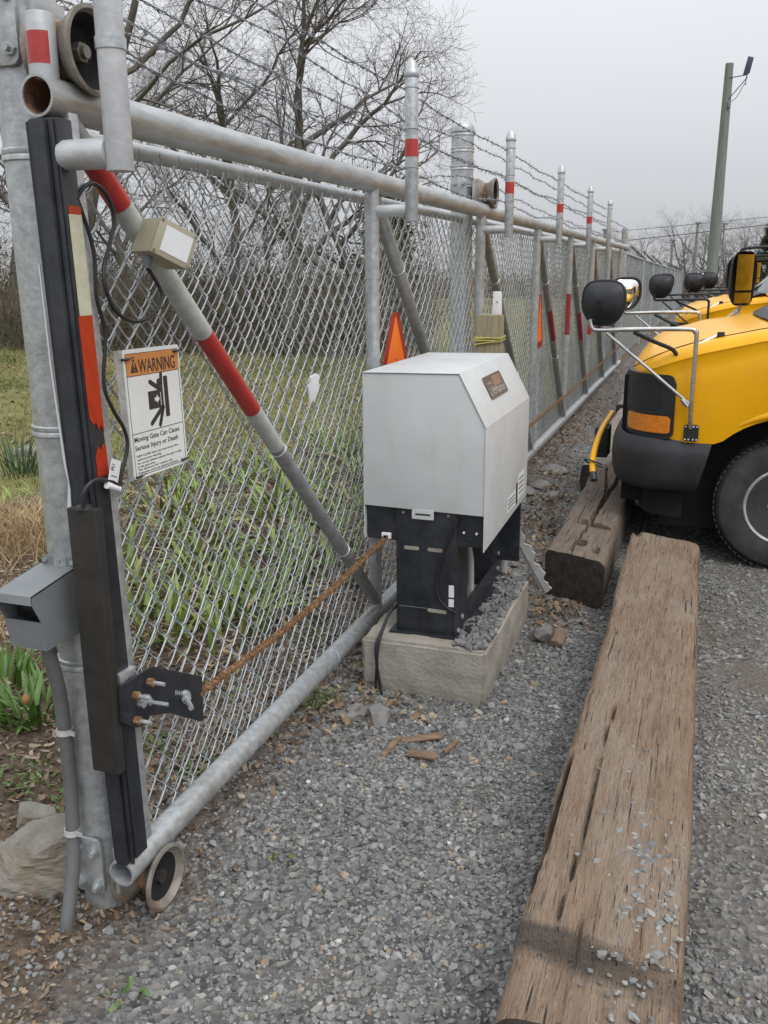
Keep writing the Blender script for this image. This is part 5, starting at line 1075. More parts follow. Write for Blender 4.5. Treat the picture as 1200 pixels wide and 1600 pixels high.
def build_van(metal, label):
    v = thing('school_van', label, 'school van', (.5, VY, 0), 'yellow school vans parked nose to the gate')
    # front clip: side walls with wheel arch, then hood rolled in to the centre line
    N = len(full); X = full[:, 0]; zt = zs_(X)-.055; zb = np.maximum(.715, arch(X)); zb = np.minimum(zb, zt-.05)
    rows = []
    for s_ in np.linspace(0, 1, 7): 
        bulge = .012*math.sin(PI*s_); rows.append(np.c_[full+on*(bulge-.012*(s_ > .98)), zb+(zt-zb)*s_])
    Tx = np.where(X > -.1, X, -.1+(X+.1)*.3)
    for s_ in (.006, .016, .032, .055, .09, .16, .28, .45, .7, 1.0):
        P = full*(1-s_)+np.c_[Tx, np.full(N, VY)]*s_
        z = zs_(X)+(zc_(Tx)-zs_(X))*(1-(1-s_)**2.2)-.055*max(0, 1-s_/.075)**2
        rows.append(np.c_[P, z])
    V = np.concatenate(rows); R_ = len(rows)
    F = [(r*N+i, r*N+i+1, (r+1)*N+i+1, (r+1)*N+i) for r in range(R_-1) for i in range(N-1)]
    link_mesh('front_body', V, F, M['yellow'], v, smooth=60)
    for sgn in (-1, 1):
        yS = VY+sgn*1.0
        lip = [(AC+(AR+.024)*math.cos(a), yS-sgn*.010, .36+(AR+.024)*math.sin(a)) for a in np.linspace(.35, PI-.83, 26)]
        MB().tube(lip, [.006+.026*min(1, 3*min(k, 25-k)/25) for k in range(26)], 12).build('wheel_arch_lip', M['yellow'], v)
        hs_ = [(x_, VY+sgn*(1-.125), hood_z(x_, VY+.875)+.0015) for x_ in np.linspace(-.36, .42, 20)]
        MB().tube(hs_, .0028, 5).build('hood_seam', M['dark'], v)
    i0, i1 = idx(-.108), NF-idx(-.108)
    bz = strip(i0, i1, .728, 1.085, .022, .03, .05).build('headlamp_bezel', M['blackpl'], v, smooth=60)
    for m_ in (0, 1):
        a, b = idx(-.128), idx(-.36)
        if m_: a, b = NF-b, NF-a
        strip(a, b, .762, .858, .029, .012, .014).build('turn_signal', M['amber'], bz, smooth=60)
        a, b = idx(-.20), idx(-.382)
        if m_: a, b = NF-b, NF-a
        strip(a, b, .885, 1.035, .025, .008, .03)  .build('headlamp', M['blackpl'], bz, smooth=60)
    strip(idx(-.118), NF-idx(-.118), .868, .880, .0265, .01, .0).build('bezel_ledge', M['bumper'], bz, smooth=60)
    for z_ in (.80, .87, .94, 1.01): strip(idx(-.384), NF-idx(-.384), z_, z_+.02, .034, .02).build('grille_bar', M['bumper'], bz)
    # bumper: wraps the nose, its ends cut on the slant in front of the wheels
    prof = [(.425,-.060),(.430,-.030),(.440,-.005),(.465,.014),(.51,.024),(.58,.030),(.64,.028),(.675,.020),(.695,.006),(.722,-.004),(.731,-.018)]
    a, b = idx(.10), NF-idx(.10); rws = []
    for z_, o_ in prof:
        wgt = np.clip((-.05-full[a:b, 0])/.28, 0, 1)[:, None]; Q = full[a:b]+on[a:b]*(o_+.062*wgt); X0 = full[a:b, 0]; lim = .02+.075*(z_-.4)/.33; Q[:, 0] = np.where(X0 > .0, np.minimum(Q[:, 0], lim), Q[:, 0]); rws.append(np.c_[Q, np.full(len(Q), z_)])
    n = b-a; V = np.concatenate(rws); F = [(r*n+i, r*n+i+1, (r+1)*n+i+1, (r+1)*n+i) for r in range(len(prof)-1) for i in range(n-1)]
    F += [tuple(r*n for r in range(len(prof))), tuple(r*n+n-1 for r in range(len(prof)))[::-1]]
    link_mesh('bumper', V, F, M['bumper'], v, smooth=40)
    strip(idx(-.05), NF-idx(-.05), .26, .415, -.09, .02).build('air_dam', M['dark'], v)
    MB().bx(-.16, 1.5, VY-.76, VY+.76, .17, .46).build('light_blocking_tray', M['dark'], v)  # dark box added to keep light out from under the van
    MB().bx(-.40, 5.4, VY-.72, VY+.72, .30, .46).build('chassis', M['dark'], v)
    for yy in (VY-.72, VY+.72): MB().bx(-.05, 1.1, yy-.02, yy+.02, .30, 1.0).build('wheel_well', M['dark'], v)
    MB().bx(-.42, 1.0, VY-.70, VY+.70, .46, 1.05).build('engine_bay', M['dark'], v)
    # wheels
    def wheel(x, yo, sgn):
        W = .225; c = (x, yo, .372)
        pr = [(.205,0),(.222,-.006),(.262,-.016),(.312,-.014),(.345,-.004),(.360,.012),(.368,.028),(.372,.05),(.372,W-.05),(.368,W-.028),(.345,W),(.26,W),(.205,W-.01)]
        w = thing('wheel', '', '', (0,0,0)) if False else None
        t = MB().lathe(pr, c, (0, -sgn if False else (1 if sgn < 0 else -1), 0), 56).build('tyre', M['tyre'], v, smooth=30)
        ax = (0, 1 if sgn < 0 else -1, 0); rb = MB()
        for k in range(64):
            a = 2*PI*k/64; ca, sa = math.cos(a), math.sin(a)
            for off, sk in ((.018,0),(.075,.04),(.13,.0),(.185,.04)):
                aa = a+sk; rb.box((x+.3735*math.cos(aa), yo+ax[1]*(off+.012), .372+.3735*math.sin(aa)), (.008, .04, .021), np.array([[math.cos(aa),0,-math.sin(aa)],[0,1,0],[math.sin(aa),0,math.cos(aa)]]))
        tag(rb.build('tread_blocks', M['tyre'], t, smooth=0), kind='stuff')
        rm = MB().lathe([(.176,.085),(.180,.05),(.188,.025),(.192,.012),(.200,.006),(.203,-.006),(.213,-.010),(.220,-.004),(.218,.01),(.209,.02)], c, ax, 48, closed=True).build('rim', M['rim'], v, smooth=40)
        MB().lathe([(.0,.055),(.06,.05),(.09,.02),(.11,.018),(.14,.055),(.165,.080),(.1785,.075)], c, ax, 48).build('wheel_disc', M['rubber_br'], rm, smooth=40)
        MB().lathe([(.0,-.012),(.03,-.012),(.052,-.004),(.06,.02),(.06,.05)], c, ax, 24).build('hub_cap', M['rim'], rm)
        for k in range(8): a = 2*PI*k/8; MB().tube([(x+.085*math.cos(a), yo+ax[1]*.02, .372+.085*math.sin(a)), (x+.085*math.cos(a), yo-ax[1]*.006, .372+.085*math.sin(a))], .011, 6).build('wheel_nut', M['roller'], rm)
        for k in range(8): a = 2*PI*(k+.5)/8; MB().tube([(x+.152*math.cos(a), yo+ax[1]*.064, .372+.152*math.sin(a)), (x+.152*math.cos(a), yo+ax[1]*.060, .372+.152*math.sin(a))], .017, 10).build('vent_hole', M['dark'], rm)
    for x in (.502, 4.1):
        wheel(x, VY-.94, -1); wheel(x, VY+.94, 1)
    # cowl, windscreen, cab and body
    cw = []; ys = np.linspace(VY-.86, VY+.86, 18)
    for fx in (.0, .5, 1.):
        for y in ys: q = ((y-VY)/.86)**2; x_ = .285+.10*q+fx*(.13+.05*q); cw.append((x_, y, hood_z(x_, y)+.012+.02*math.sin(PI*fx)+.012*fx))
    k_ = len(ys); co_ = link_mesh('cowl', cw, [(r*k_+i, r*k_+i+1, (r+1)*k_+i+1, (r+1)*k_+i) for r in range(2) for i in range(k_-1)], M['blackpl'], v, smooth=60)
    for s_ in (-.35, .25): MB().tube([(.36, VY+s_, 1.40), (.50, VY+s_+.1, 1.47), (.66, VY+s_+.52, 1.60)], .009, 6).build('wiper', M['blackpl'], v)
    ws = []; 
    for fz in np.linspace(0, 1, 5):
        for y in ys: q = ((y-VY)/.86)**2; ws.append((.41+.15*q+fz*(.62+.04*q), VY+(y-VY)*(1-.12*fz), 1.405-.02*q+fz*.62))
    link_mesh('windscreen', ws, [(r*k_+i, r*k_+i+1, (r+1)*k_+i+1, (r+1)*k_+i) for r in range(4) for i in range(k_-1)], M['glass'], v, smooth=80)
    for s_ in (-1, 1):
        MB().tube([(.555, VY+s_*.885, 1.36), (.80, VY+s_*.85, 1.66), (1.075, VY+s_*.79, 2.03)], [.04,.036,.036], 12).build('pillar', M['yellow'], v)
        dr = MB().prism([(1.02,.46),(1.95,.46),(1.95,1.36),(.66,1.36),(1.02,.92)], (0, VY+s_*.985, 0), (1,0,0), (0,0,1), (0,s_*.02,0)).build('door', M['yellow'], v, bevel=.006)
        MB().prism([(.72,1.38),(1.95,1.38),(1.95,1.98),(1.15,1.98)], (0, VY+s_*.93, 0), (1,0,0), (0,0,1), (0,s_*.012,0)).build('door_window', M['glass'], v)
        MB().bx(1.72, 1.86, VY+s_*1.0-.012, VY+s_*1.0+.012, 1.22, 1.25).build('door_handle', M['blackpl'], dr)
    MB().prism([(.92,2.0),(1.15,2.32),(1.5,2.62),(1.6,2.66),(1.6,2.0)], (0, VY-1.08, 0), (1,0,0), (0,0,1), (0,2.16,0)).build('body_cap', M['yellow'], v, bevel=.05, seg=4)
    bd = MB().bx(1.6, 5.7, VY-1.10, VY+1.10, .52, 2.66).build('body', M['yellow'], v, bevel=.07, seg=4)
    for s_ in (-1, 1):
        for k in range(4): MB().bx(1.78+k*.95, 2.60+k*.95, VY+s_*1.10-.004, VY+s_*1.10+.004, 1.55, 2.2).build('window', M['glass'], bd, bevel=.003)
        for z_ in (.72, 1.05, 1.42): MB().bx(1.65, 5.66, VY+s_*1.103-.008, VY+s_*1.103+.008, z_, z_+.05).build('rub_rail', M['blackpl'], bd)
        MB().lathe([(.06,0),(.06,.03),(.05,.05),(.0,.055)], (1.26, VY+s_*.8, 2.42), (-1,0,.55), 16).build('warning_light', M['redlens'], v)
        MB().lathe([(.06,0),(.06,.03),(.05,.05),(.0,.055)], (1.26, VY+s_*.6, 2.42), (-1,0,.55), 16).build('warning_light', M['amber'], v)
    # cross view mirrors on tube brackets
    for s_ in (-1, 1):
        yT = VY+s_*1.045
        t = MB().tube(smooth_path([(-.028,VY+s_*1.012,.80),(-.034,yT,.93),(-.034,yT,1.29),(-.045,yT,1.322),(-.075,yT,1.337),(-.30,yT,1.335),(-.545,yT,1.327),(-.585,yT,1.338),(-.60,yT,1.385)], 5), .0125, 12).build('mirror_tube', metal, v)
        MB().tube([(-.040,yT,.935),(-.505,yT,1.312)], .0085, 10).build('brace_rod', metal, t)
        MB().tube([(-.052,yT,.925),(-.085,yT,.962)], .0125, 10).build('rod_end', metal, t)
        MB().tube(smooth_path([(-.36,yT,1.318),(-.25,VY+s_*1.0,1.265),(-.16,VY+s_*.96,1.225),(-.13,VY+s_*.95,1.19)], 4), .0115, 10).build('hood_strut', M['blackpl'], t)
        p_ = MB().prism(rrect(.078,.092,.012,-.039,-.046), (-.022, VY+s_*1.004, .772), (1,0,0), (0,0,1), (0,s_*.008,0)).build('mirror_foot', M['blackpl'], v)
        for a in (-.030, -.012, .012, .030):
            for b in (-.036, .036): MB().tube([(-.022+a, VY+s_*1.012, .772+b), (-.022+a, VY+s_*1.015, .772+b)], .0045, 8).build('rivet', M['white'], p_)
        nrm = vec((-.30 if s_ < 0 else -.5, -.95 if s_ < 0 else .82, .05)); nrm /= np.linalg.norm(nrm); rt = np.cross((0,0,1), nrm); rt = -rt/np.linalg.norm(rt); upv = np.cross(nrm, rt)*-1
        if upv[2] < 0: upv = -upv
        cM = vec((-.535 if s_ < 0 else -.585, VY+s_*1.02, 1.473))
        h_ = dome(cM, rt, upv, nrm, MIR, .062, p=2.4).build('cross_mirror', M['blackpl'], v, smooth=50)
        dome(cM-nrm*.002, rt, upv, -nrm, [(a*.95, b*.95) for a, b in MIR], .05, p=2.2).build('mirror_face', M['mirror'], h_, smooth=80)
        rim_ = [cM+rt*a+upv*b-nrm*.003 for a, b in MIR]; MB().tube(rim_+rim_[:2], .0085, 8).build('mirror_rim', M['blackpl'], h_)
        MB().box(cM+nrm*.060, (.030,.010,.018), np.stack([rt, nrm, upv], 1)).build('mirror_recess', M['dark'], h_)
        MB().tube([cM-upv*.10-nrm*.01, (-.60,yT,1.385)], .009, 8).build('mirror_stem', M['blackpl'], h_)
    # rear view mirrors
    for s_, mx_, my_ in ((1, .245, 1.10), (-1, .80, 1.12)):
        c = vec((mx_, VY+s_*my_, 1.578)); an = math.radians(-26*s_); rt = vec((math.sin(an)*-1*0+math.cos(an), -math.sin(an)*1, 0))
        fn_ = vec((math.cos(math.radians(47.5)), -s_*math.sin(math.radians(47.5)), 0)); rt = vec((fn_[1], -fn_[0], 0))*-s_
        shell = dome(c, rt, (0,0,1), -fn_, [(math.copysign(abs(math.cos(a))**.45, math.cos(a))*.112, math.copysign(abs(math.sin(a))**.45, math.sin(a))*.195) for a in np.linspace(0, 2*PI, 40, endpoint=False)], .10, p=3).build('rear_mirror', M['blackpl'], v, smooth=45)
        MB().box(c+fn_*.004+vec((0,0,.045)), (.158, .006, .255), np.stack([rt, fn_, vec((0,0,1))], 1)).build('mirror_face', M['mirror'], shell)
        MB().box(c+fn_*.004+vec((0,0,-.138)), (.158, .006, .075), np.stack([rt, fn_, vec((0,0,1))], 1)).build('wide_mirror_face', M['mirror'], shell)
        fx = MB().tube([c-vec((0,0,.19)), c-vec((.02,0,.24)), vec((mx_-.03, VY+s_*.95, hood_z(mx_-.03, VY+.93)))], .013, 10).build('mirror_stalk', M['roller'], v)
        MB().tube([c-vec((.02,0,.22)), vec((mx_-.10, VY+s_*.93, hood_z(mx_-.1, VY+.93)))], .010, 8).build('stalk_brace', M['chrome'], fx)
        MB().tube(smooth_path([c+vec((-.03,0,.185)), c+vec((0,0,.215)), c+vec((.3,-s_*.10,.225)), c+vec((.55,-s_*.2,.225))], 4), .011, 8).build('mirror_arm', M['blackpl'], v)
    # rubber hood latch and crossing arm
    MB().bx(.07, .11, VY-.885, VY-.845, 1.283, 1.315).build('hood_latch', M['blackpl'], v, bevel=.006)
    MB().tube([(-.04, VY-.93, 1.235), (.0, VY-.91, 1.262), (.075, VY-.87, 1.298)], .008, 8).build('latch_strap', M['chrome'], v)
    ca = MB().tube(smooth_path([(-.545,VY-.90,.455),(-.565,VY-.85,.52),(-.57,VY-.7,.60),(-.565,VY-.4,.665),(-.55,VY+.1,.70)], 6), .018, 10).build('crossing_arm', M['yellow'], v)
    MB().tube([(-.545,VY-.91,.445),(-.556,VY-.88,.485)], .022, 10).build('arm_tip', M['blackpl'], ca)
    MB().tube(smooth_path([(-.51,VY-.84,.53),(-.60,VY-.86,.56),(-.60,VY-.80,.53),(-.51,VY-.78,.50)], 5), .006, 6).build('arm_clip', M['blackpl'], ca)
    MB().bx(-.62, -.53, VY-.30, VY-.10, .46, .66).build('arm_motor', M['blackpl'], v, bevel=.015)
    return v
van = build_van(M['chrome'], 'nearest yellow school van with chrome mirror brackets over dark timber')
for (dx, dy, lab) in ((.06, 5.15, 'second yellow school van with black mirror tubes behind the nearest one'), (.36, 7.75, 'third yellow school van, set farther back from the fence'), (.55, 10.3, 'farthest yellow school van near the utility pole')):
    c = copy_tree(van); c.location = (van.location.x+dx, van.location.y+dy, 0); c['label'] = lab
    for ch in c.children:
        if ch.name.startswith(('mirror_tube',)):
            for o in [ch]+list(ch.children):
                o.data = o.data.copy(); o.data.materials[0] = M['blackpl']

# ================================================================ POLES AND LINES
up_ = thing('utility_pole', 'tall leaning grey wooden utility pole with floodlight on top', 'utility pole', (.08, 28, float(zfar(28))))
MB().tube([(.075,28,-.5),(.08,28,3),(.083,28,6.98)], [.165,.15,.105], 16).build('pole', M['pole'], up_)
fl = MB().prism([(-.07,-.22),(.10,-.16),(.13,.20),(-.02,.24)], (.53,27.95,6.88), (1,0,0), (.1,0,1), (0,.18,0)).build('floodlight', M['flood'], up_, bevel=.02)
for a, b in (((.08,27.9,6.60),(.57,27.95,6.66)), ((.12,27.9,6.06),(.56,27.95,6.60)), ((.52,27.95,6.40),(.55,27.95,6.72))): MB().tube([a, b], .014, 6).build('lamp_arm', M['flood'], up_)
MB().tube(smooth_path([(.14,27.88,5.98),(.32,27.9,6.10),(.5,27.93,6.45)], 5), .008, 5).build('lamp_cable', M['cable'], up_)
MB().tube([(.16,27.87,5.86),(.16,27.87,6.0)], .045, 10).build('photocell', M['greybox'], up_)
for x_, y_, z_, r_, lab in ((-.89, 60, 4.28, .09, 'thin distant pole left of the utility pole'), (-2.27, 60, 3.3, .09, 'short distant pole above the far fence'), (.66, 62, 4.3, .05, 'thin mast right of the utility pole'), (-5.3, 50, 3.6, .10, 'distant pole behind the last barbed wire post where the lines end')):
    p_ = thing('distant_pole', lab, 'pole', (x_, y_, float(zfar(y_))), 'distant poles')
    MB().tube([(x_, y_, -1), (x_+.03, y_, z_)], [r_, r_*.8], 8).build('shaft', M['pole'], p_)
    MB().bx(x_-.12, x_+.2, y_-.1, y_+.1, z_, z_+.1).build('pole_top', M['pole'], p_)
for k, (za, zb_) in enumerate(((3.04,3.76),(3.55,4.12))):
    xa, xb = -5.3, 30.; s_ = (zb_-za)/7.5; o = MB().tube([(x_, 50, za+(x_+4.9)*s_+.0009*(x_**2-30)) for x_ in np.linspace(xa, xb, 24)], .018 if k < 1 else .012, 5)
    tag(o.build('power_line', M['cable'], None), ['lower, darker power line crossing the far sky', 'fainter power line just above the dark one'][k], 'power line', 'overhead lines')

# ================================================================ TREES
def grow_tree(seed, H, r0, spec, lean=(0,0), multi=1, spread=.6, droop=.0):
    rs = random.Random(seed); seg = []          # level, p0, p1, r0, r1
    def branch(p, d, L, r, lv):
        n = max(2, int(L/spec['step'][lv])); st_ = L/n; rr = r; kids = []
        for k in range(n):
            j = spec['wob'][lv]; d = (d+Vector((rs.gauss(0,j), rs.gauss(0,j), rs.gauss(0,j)+spec['up'][lv]))).normalized()
            q = p+d*st_; r2 = max(r*(1-(k+1)/n*spec['taper'][lv]), .0022)
            seg.append((lv, tuple(p), tuple(q), rr, r2)); p, rr = q, r2
            kids.append((q.copy(), d.copy(), r2, (k+1)/n))
        if lv+1 < len(spec['kids']):
            m_ = spec['kids'][lv]
            for c in range(m_):
                f = spec['bare'][lv]+(1-spec['bare'][lv])*(c+rs.random())/m_
                q, dd, r2, ff = kids[min(n-1, int(f*n))]
                ax = dd.cross(Vector((rs.gauss(0,1), rs.gauss(0,1), rs.gauss(0,1)))).normalized()
                an = math.radians(rs.uniform(*spec['ang'][lv])); nd_ = (dd*math.cos(an)+ax*math.sin(an)).normalized()
                branch(q, nd_, spec['len'][lv]*H*(1-.45*f)*rs.uniform(.6, 1.2), min(r2*.75, r*spec['rk'][lv]), lv+1)
    for s_ in range(multi):
        a = 2*PI*s_/multi+rs.random(); d = Vector((lean[0]+(spread*math.cos(a)*.35 if multi > 1 else 0), lean[1]+(spread*math.sin(a)*.35 if multi > 1 else 0), 1)).normalized()
        branch(Vector((.12*math.cos(a), .12*math.sin(a), -.1)) if multi > 1 else Vector((0,0,-.1)), d, H*rs.uniform(.8, 1), r0*(1 if multi == 1 else .75), 0)
    return seg
SPEC = dict(step=[.5,.35,.22,.16,.13], wob=[.06,.16,.2,.22,.25], up=[.03,.05,.04,.03,.02], taper=[.75,.8,.8,.75,.7], kids=[12,9,8,5,0], bare=[.22,.15,.1,.1,0], ang=[(30,70),(25,65),(25,70),(25,75),(0,0)], len=[.42,.17,.085,.05], rk=[.5,.5,.5,.6])
SPECM = dict(SPEC, kids=[9,8,7,5,0])
SPECL = dict(SPEC, kids=[12,7,6,0], step=[.6,.4,.3,.25], len=[.4,.17,.10])
def tree_meshes(seg, cut=1):
    out = []
    for lo, hi, n in ((0, 0, 10), (1, 9, 3)):
        s_ = [q for q in seg if lo <= q[0] <= hi]
        if lo == 0: out.append(segs_mesh([q[1] for q in s_], [q[2] for q in s_], [q[3] for q in s_], [q[4] for q in s_], n))
        else:
            big = [q for q in s_ if q[0] == 1]; sm = [q for q in s_ if q[0] > 1]
            A = segs_mesh([q[1] for q in big], [q[2] for q in big], [q[3] for q in big], [q[4] for q in big], 6)
            B = segs_mesh([q[1] for q in sm], [q[2] for q in sm], [q[3] for q in sm], [q[4] for q in sm], 3)
            out.append(join([A, B]))
    return out
def tree(name, label, base, seg, m='twig', group=None, rot=0., sc=1.):
    t = thing(name, label, 'tree', base, group)
    (Va, Fa), (Vb, Fb) = tree_meshes(seg); off = np.array(base)
    link_mesh('trunk', Va+off, Fa, M['bark'] if m == 'twig' else M[m], t, smooth=180); link_mesh('crown', Vb+off, Fb, M[m], t, smooth=180)
    t.rotation_euler = (0, 0, rot); t.scale = (sc, sc, sc); return t
SPECB = dict(step=[.45,.35,.22,.16,.13], wob=[.10,.15,.2,.22,.25], up=[.03,.035,.03,.03,.02], taper=[.88,.85,.8,.75,.7], kids=[11,10,9,6,0], bare=[.2,.12,.1,.1,0], ang=[(32,62),(25,65),(25,70),(25,75),(0,0)], len=[.62,.24,.10,.052], rk=[.45,.42,.45,.6])
T1 = tree('bare_tree', 'bare tree with dark leaning trunk behind the near post', (-12.15, 15.0, 0), grow_tree(11, 10.5, .16, dict(SPECB, kids=[9,9,8,6,0], wob=[.05,.15,.2,.22,.25], up=[.008,.035,.03,.03,.02], rk=[.36,.42,.45,.6]), (.40, .0)))
T2 = tree('bare_tree', 'broad many branched bare tree rising in the middle behind the gate', (-7.75, 16.4, 0), grow_tree(25, 7.6, .17, SPECB, (.02, 0)))
T3 = tree('bare_tree', 'slender bare tree at the right end of the tree row', (-6.3, 17.6, 0), grow_tree(37, 6.4, .12, dict(SPECB, kids=[9,8,7,5,0]), (-.02, 0)))
T4 = tree('bare_tree', 'bare tree with wide spreading limbs between the near and middle trees', (-9.7, 17.4, 0), grow_tree(45, 7.4, .15, dict(SPECB, kids=[10,9,8,6,0]), (.04, 0)))
bt = [(-14.2,20.5,.85,.9),(-16.8,19.0,.9,5.2),(-19,23,1.0,4.0),(-11.6,24,.7,2.2)]
for k, (a, b, s_, r_) in enumerate(bt):
    c = copy_tree([T2, T4, T3, T4][k % 4]); c.location = (a, b, -.1); c.scale = (s_, s_, s_); c.rotation_euler = (0, 0, r_); c['group'] = 'bare trees filling the wood behind the row'; c['label'] = 'bare leafless tree in the wood behind the front row'
# brush and undergrowth closing the view below the trees
n = 4600; bx0 = rng.uniform(-26, -5.0, n); by0 = rng.uniform(15.6, 23, n); q = (bx0 > -1.15*by0) & (bx0 < -.33*by0+.5); bx0, by0 = bx0[q], by0[q]; n = len(bx0)
P0 = np.c_[bx0, by0, g(bx0, by0)]; SP0, SP1, R0, R1 = [], [], [], []
hh = rng.uniform(.5, 2.6, n)*np.clip(.75+.35*np.sin(bx0*.9)+.1*(by0-16), .4, 1.5); d = rng.normal(0, .28, (n, 3)); d[:, 2] = 1
p = P0; rr = rng.uniform(.008, .016, n)
for k in range(4):
    d = d+rng.normal(0, .25, (n, 3)); d[:, 2] = np.abs(d[:, 2])*.8+.1; d /= np.linalg.norm(d, axis=1)[:, None]
    p2 = p+d*(hh/4)[:, None]; SP0.append(p); SP1.append(p2); R0.append(rr*(1-k*.2)); R1.append(rr*(.8-k*.2))
    for w in range(2):
        dd = d+rng.normal(0, .6, (n, 3)); SP0.append(p2); SP1.append(p2+dd*rng.uniform(.1, .35, (n, 1))); R0.append(rr*.45); R1.append(rr*.15)
    p = p2
V, F = segs_mesh(*map(np.concatenate, (SP0, SP1, R0, R1)), 3)
M['brush'] = mat('brown_brush_stems', (.085,.072,.052), .9, 0, c2=(.18,.155,.115), scale=1.2, bump=0)
tag(link_mesh('brush', V, F, M['brush'], None, smooth=0), 'tangled brown brush at the far edge of the lawn', 'brush', kind='stuff')
n = 19000; a = rng.uniform(-26, -4.6, n); b = rng.uniform(16.2, 24, n); q = (a > -1.15*b) & (a < -.30*b+.2); a, b = a[q], b[q]
zz = rng.beta(1.2, 2.2, len(a))*2.5*np.clip(.7+.3*np.sin(a*.8+1)+.08*(b-16), .3, 1.5)
fo = flakes('brush_leaves', a, b, rng.uniform(.05, .12, len(a)), np.clip(rng.normal(.28, .22, len(a)), 0, 1), M['leaf_dull'], 'chip', .02, 1.2, g(a, b)+zz); tag(fo, 'dry brown leaves still hanging in the brush', 'leaves', kind='stuff')
def evergreen(label, base, H, W, seed, cols=150):
    rs = np.random.default_rng(seed); t = thing('evergreen_tree', label, 'tree', base, 'dark evergreens'); MB().tube([base, (base[0], base[1], base[2]+H*.95)], [.05*H/3, .01], 8).build('trunk', M['bark'], t)
    SP0, SP1, R0, R1 = [], [], [], []
    for k in range(cols):
        f = rs.uniform(.08, 1); a = rs.uniform(0, 2*PI); L = W*(1.02-f)*rs.uniform(.6, 1.1)+.08; p = np.array([0, 0, f*H]); d = np.array([math.cos(a), math.sin(a), rs.uniform(-.1, .45)])
        for j in range(7):
            q = p+d*L/7; SP0.append(p); SP1.append(q); R0.append(.012); R1.append(.01)
            for w in range(5): dd = d+rs.normal(0, .55, 3); SP0.append(q); SP1.append(q+dd*.16*H/3); R0.append(.016*H/3); R1.append(.003)
            p = q
    V, F = segs_mesh(SP0, SP1, R0, R1, 3); link_mesh('crown', V+np.array(base), F, M['evergreen'], t, smooth=0)
evergreen('dark evergreen just showing above the top rail left of the barbed post', (-8.3, 24, 0), 4.1, 1.2, 5)
evergreen('dark evergreen at the right edge behind the vans', (3.15, 58, -.5), 4.3, 1.5, 6)
TF = tree('far_tree', 'pale bare tree left of the utility pole beyond the vans', (-1.0, 66, -.5), grow_tree(71, 5.6, .10, SPECL, (0, 0), multi=6, spread=1.2), 'twig_far', 'far bare trees')
for k, (a, b, s_, lab) in enumerate(((1.35, 66, 1.0, 'pale bare tree right of the utility pole beyond the vans'), (-5.6, 72, .9, 'pale bare tree above the far end of the fence'), (-9.5, 75, .85, 'pale bare tree behind the far gate end'), (4.6, 70, 1., 'pale bare tree at the far right edge'))):
    c = copy_tree(TF); c.location = (a, b, -.6); c.scale = (s_,)*3; c.rotation_euler = (0, 0, 1.3*k+.6); c['label'] = lab
# a far wood closes the horizon
SP0, SP1, R0, R1 = [], [], [], []
n = 2600; a = rng.uniform(-60, 40, n); b = rng.uniform(75, 95, n); h_ = rng.uniform(1.2, 3.0, n); z0 = zfar(b)
V, F = segs_mesh(np.c_[a, b, z0-.3], np.c_[a+rng.normal(0, .4, n), b, z0+h_], rng.uniform(.05, .13, n), np.full(n, .01), 3)
tag(link_mesh('far_wood', V, F, M['twig_far'], None, smooth=0), 'far grey brown wood along the horizon behind the vans', 'wood', kind='stuff')
n = 9000; a = rng.uniform(-60, 40, n); b = rng.uniform(72, 95, n); 
fo = flakes('far_bushes', a, b, rng.uniform(.2, .5, n), np.clip(rng.normal(.3, .2, n), 0, 1), M['leaf'], 'chip', .02, 1.2, zfar(b)+rng.beta(1.2, 2, n)*2.0); tag(fo, 'far olive and brown bushes along the horizon', 'bushes', kind='stuff')

# ================================================================ PLANTS IN THE BED
def leaf_mesh(name, L, W, bend, m, seed, fold=.35):
    rs = random.Random(seed); V = []; n = 8; sw = rs.uniform(-.1, .1)
    for k in range(n+1):
        t = k/n; w = W*(.75+.5*t)*(1-t**3.2)*.5+.0006; y = bend*t*t*L; z = L*(t-.22*bend*t*t); x = sw*L*t*t
        V += [(x-w, y, z), (x, y+w*fold, z), (x+w, y, z)]
    F = []
    for k in range(n): F += [(3*k, 3*k+1, 3*k+4, 3*k+3), (3*k+1, 3*k+2, 3*k+5, 3*k+4)]
    me = bpy.data.meshes.new(name); me.from_pydata(V, [], F); me.polygons.foreach_set('use_smooth', np.ones(len(F), dtype=bool)); me.materials.append(m); return me
IR = [leaf_mesh('leaf', L, .025, b, M[m_], k) for k, (L, b, m_) in enumerate(((.31,.2,'iris'),(.27,.5,'iris2'),(.33,.35,'iris'),(.24,.8,'iris2'),(.29,.15,'iris2'),(.26,1.1,'iris'),(.22,1.3,'dead')))]
DA = [leaf_mesh('leaf', L, .013, b, M['daff'], k+20) for k, (L, b) in enumerate(((.36,.1),(.32,.3),(.4,.15),(.30,.5)))]
HY = [leaf_mesh('leaf', L, .019, b, M['hyac'], k+40, .5) for k, (L, b) in enumerate(((.15,.2),(.17,.45),(.14,.8),(.16,.1)))]
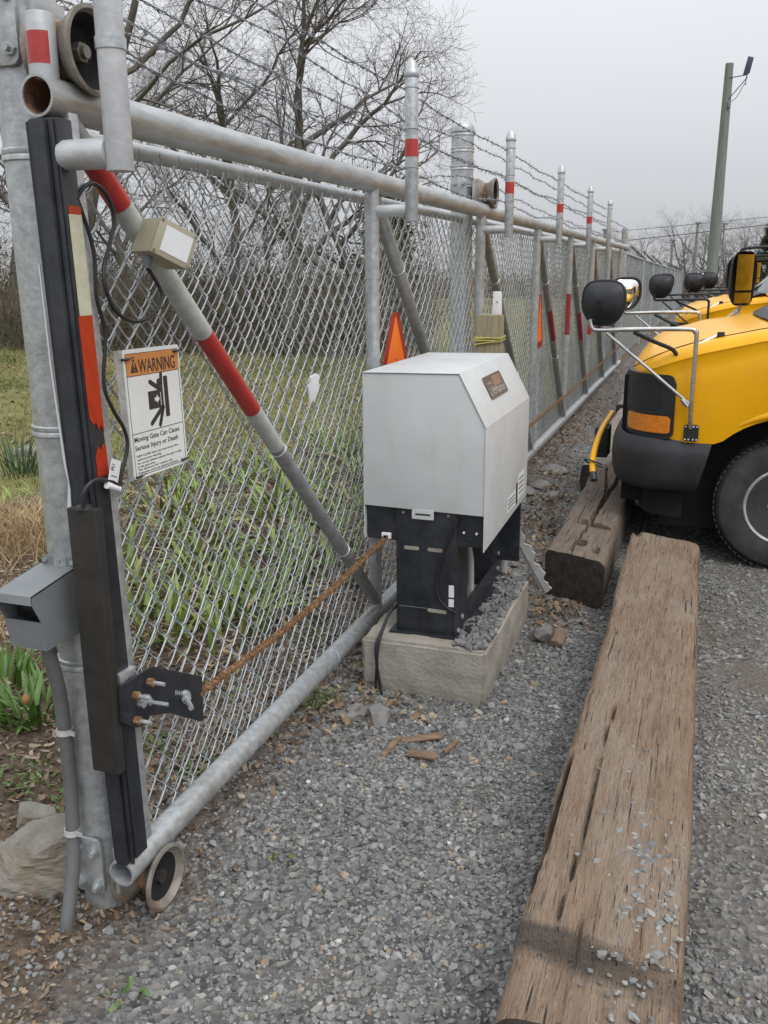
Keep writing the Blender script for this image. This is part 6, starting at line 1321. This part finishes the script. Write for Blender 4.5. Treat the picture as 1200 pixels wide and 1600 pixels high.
def clump(name, label, x, y, shapes, n, rad, group, tilt=.35, sc=1., cat='plant'):
    z = float(g(x, y)); t = thing(name, label, cat, (x, y, z), group); rs = random.Random(int(x*1000)+int(y*77))
    for k in range(n):
        me = shapes[rs.randrange(len(shapes))]; o = bpy.data.objects.new('leaf', me); col.objects.link(o); o.parent = t
        a = rs.uniform(0, 2*PI); r = rad*math.sqrt(rs.random()); o.location = (r*math.cos(a), r*math.sin(a), -.01)
        o.rotation_euler = (-abs(rs.gauss(.12, tilt)), rs.gauss(0, .1), a-PI/2+rs.gauss(0, .5)); s_ = sc*rs.uniform(.65, 1.1); o.scale = (s_*rs.uniform(.8, 1.15), s_, s_)
    return t
SL = 'light green iris clump growing in the bed behind the gate mesh'; SG = 'iris clumps behind the gate mesh'
for (x, y, n) in ((-1.95,3.35,16),(-2.3,3.35,18),(-2.55,3.6,18),(-2.85,3.95,20),(-3.15,4.4,18),(-2.0,3.75,16),(-2.6,4.25,20),(-3.0,4.8,18),(-3.45,5.2,18),(-3.8,5.9,16),(-2.1,4.6,16),(-2.75,5.5,18),(-2.45,5.4,16),(-3.3,6.1,18),(-2.9,6.3,18),(-3.5,6.9,16),(-3.3,7.8,16),(-2.75,7.3,16),(-1.95,5.7,14),(-2.05,7.2,14),(-2.18,3.62,20),(-2.45,3.95,20),(-2.05,4.05,14),(-2.75,4.5,20),(-2.35,4.65,20),(-2.62,5.2,20),(-2.1,5.1,16),(-3.1,5.1,18),(-2.9,5.8,20),(-2.35,5.9,18),(-3.45,5.75,18),(-3.2,6.5,20),(-2.6,6.7,18),(-3.05,7.4,18),(-2.2,6.5,14),(-3.75,6.4,14),(-2.5,7.8,14),(-1.85,4.4,12)): clump('iris_clump', SL, x, y, IR, n+14, .19, SG, .42)
clump('green_clump', 'low bright green leafy clump with a brown bud beside the near post', -2.33, 2.52, HY, 90, .14, None, .5)
bu = bpy.context.scene.objects.get('green_clump')
MB().lathe([(.0,.0),(.012,.008),(.016,.02),(.014,.034),(.006,.044),(.0,.046)], (-2.27,2.42,.10), (.1,0,1), 10).build('bud', M['bud'], bu)
clump('green_clump', 'smaller bright green clump at the left edge behind the sensor', -2.62, 2.70, HY, 50, .12, None, .5)
clump('spiky_clump', 'dark blue green upright clump at the left edge by the lawn', -5.2, 5.8, DA, 60, .14, None, .18, 1.05)
for (x, y) in ((-4.35,5.0),(-4.55,5.35),(-3.95,5.25),(-4.7,4.95)): clump('pale_clump', 'pale green young leaves between dry grass and lawn left of the post', x, y, IR[1:4:2], 16, .2, 'pale clumps left of the post', .5, .62)
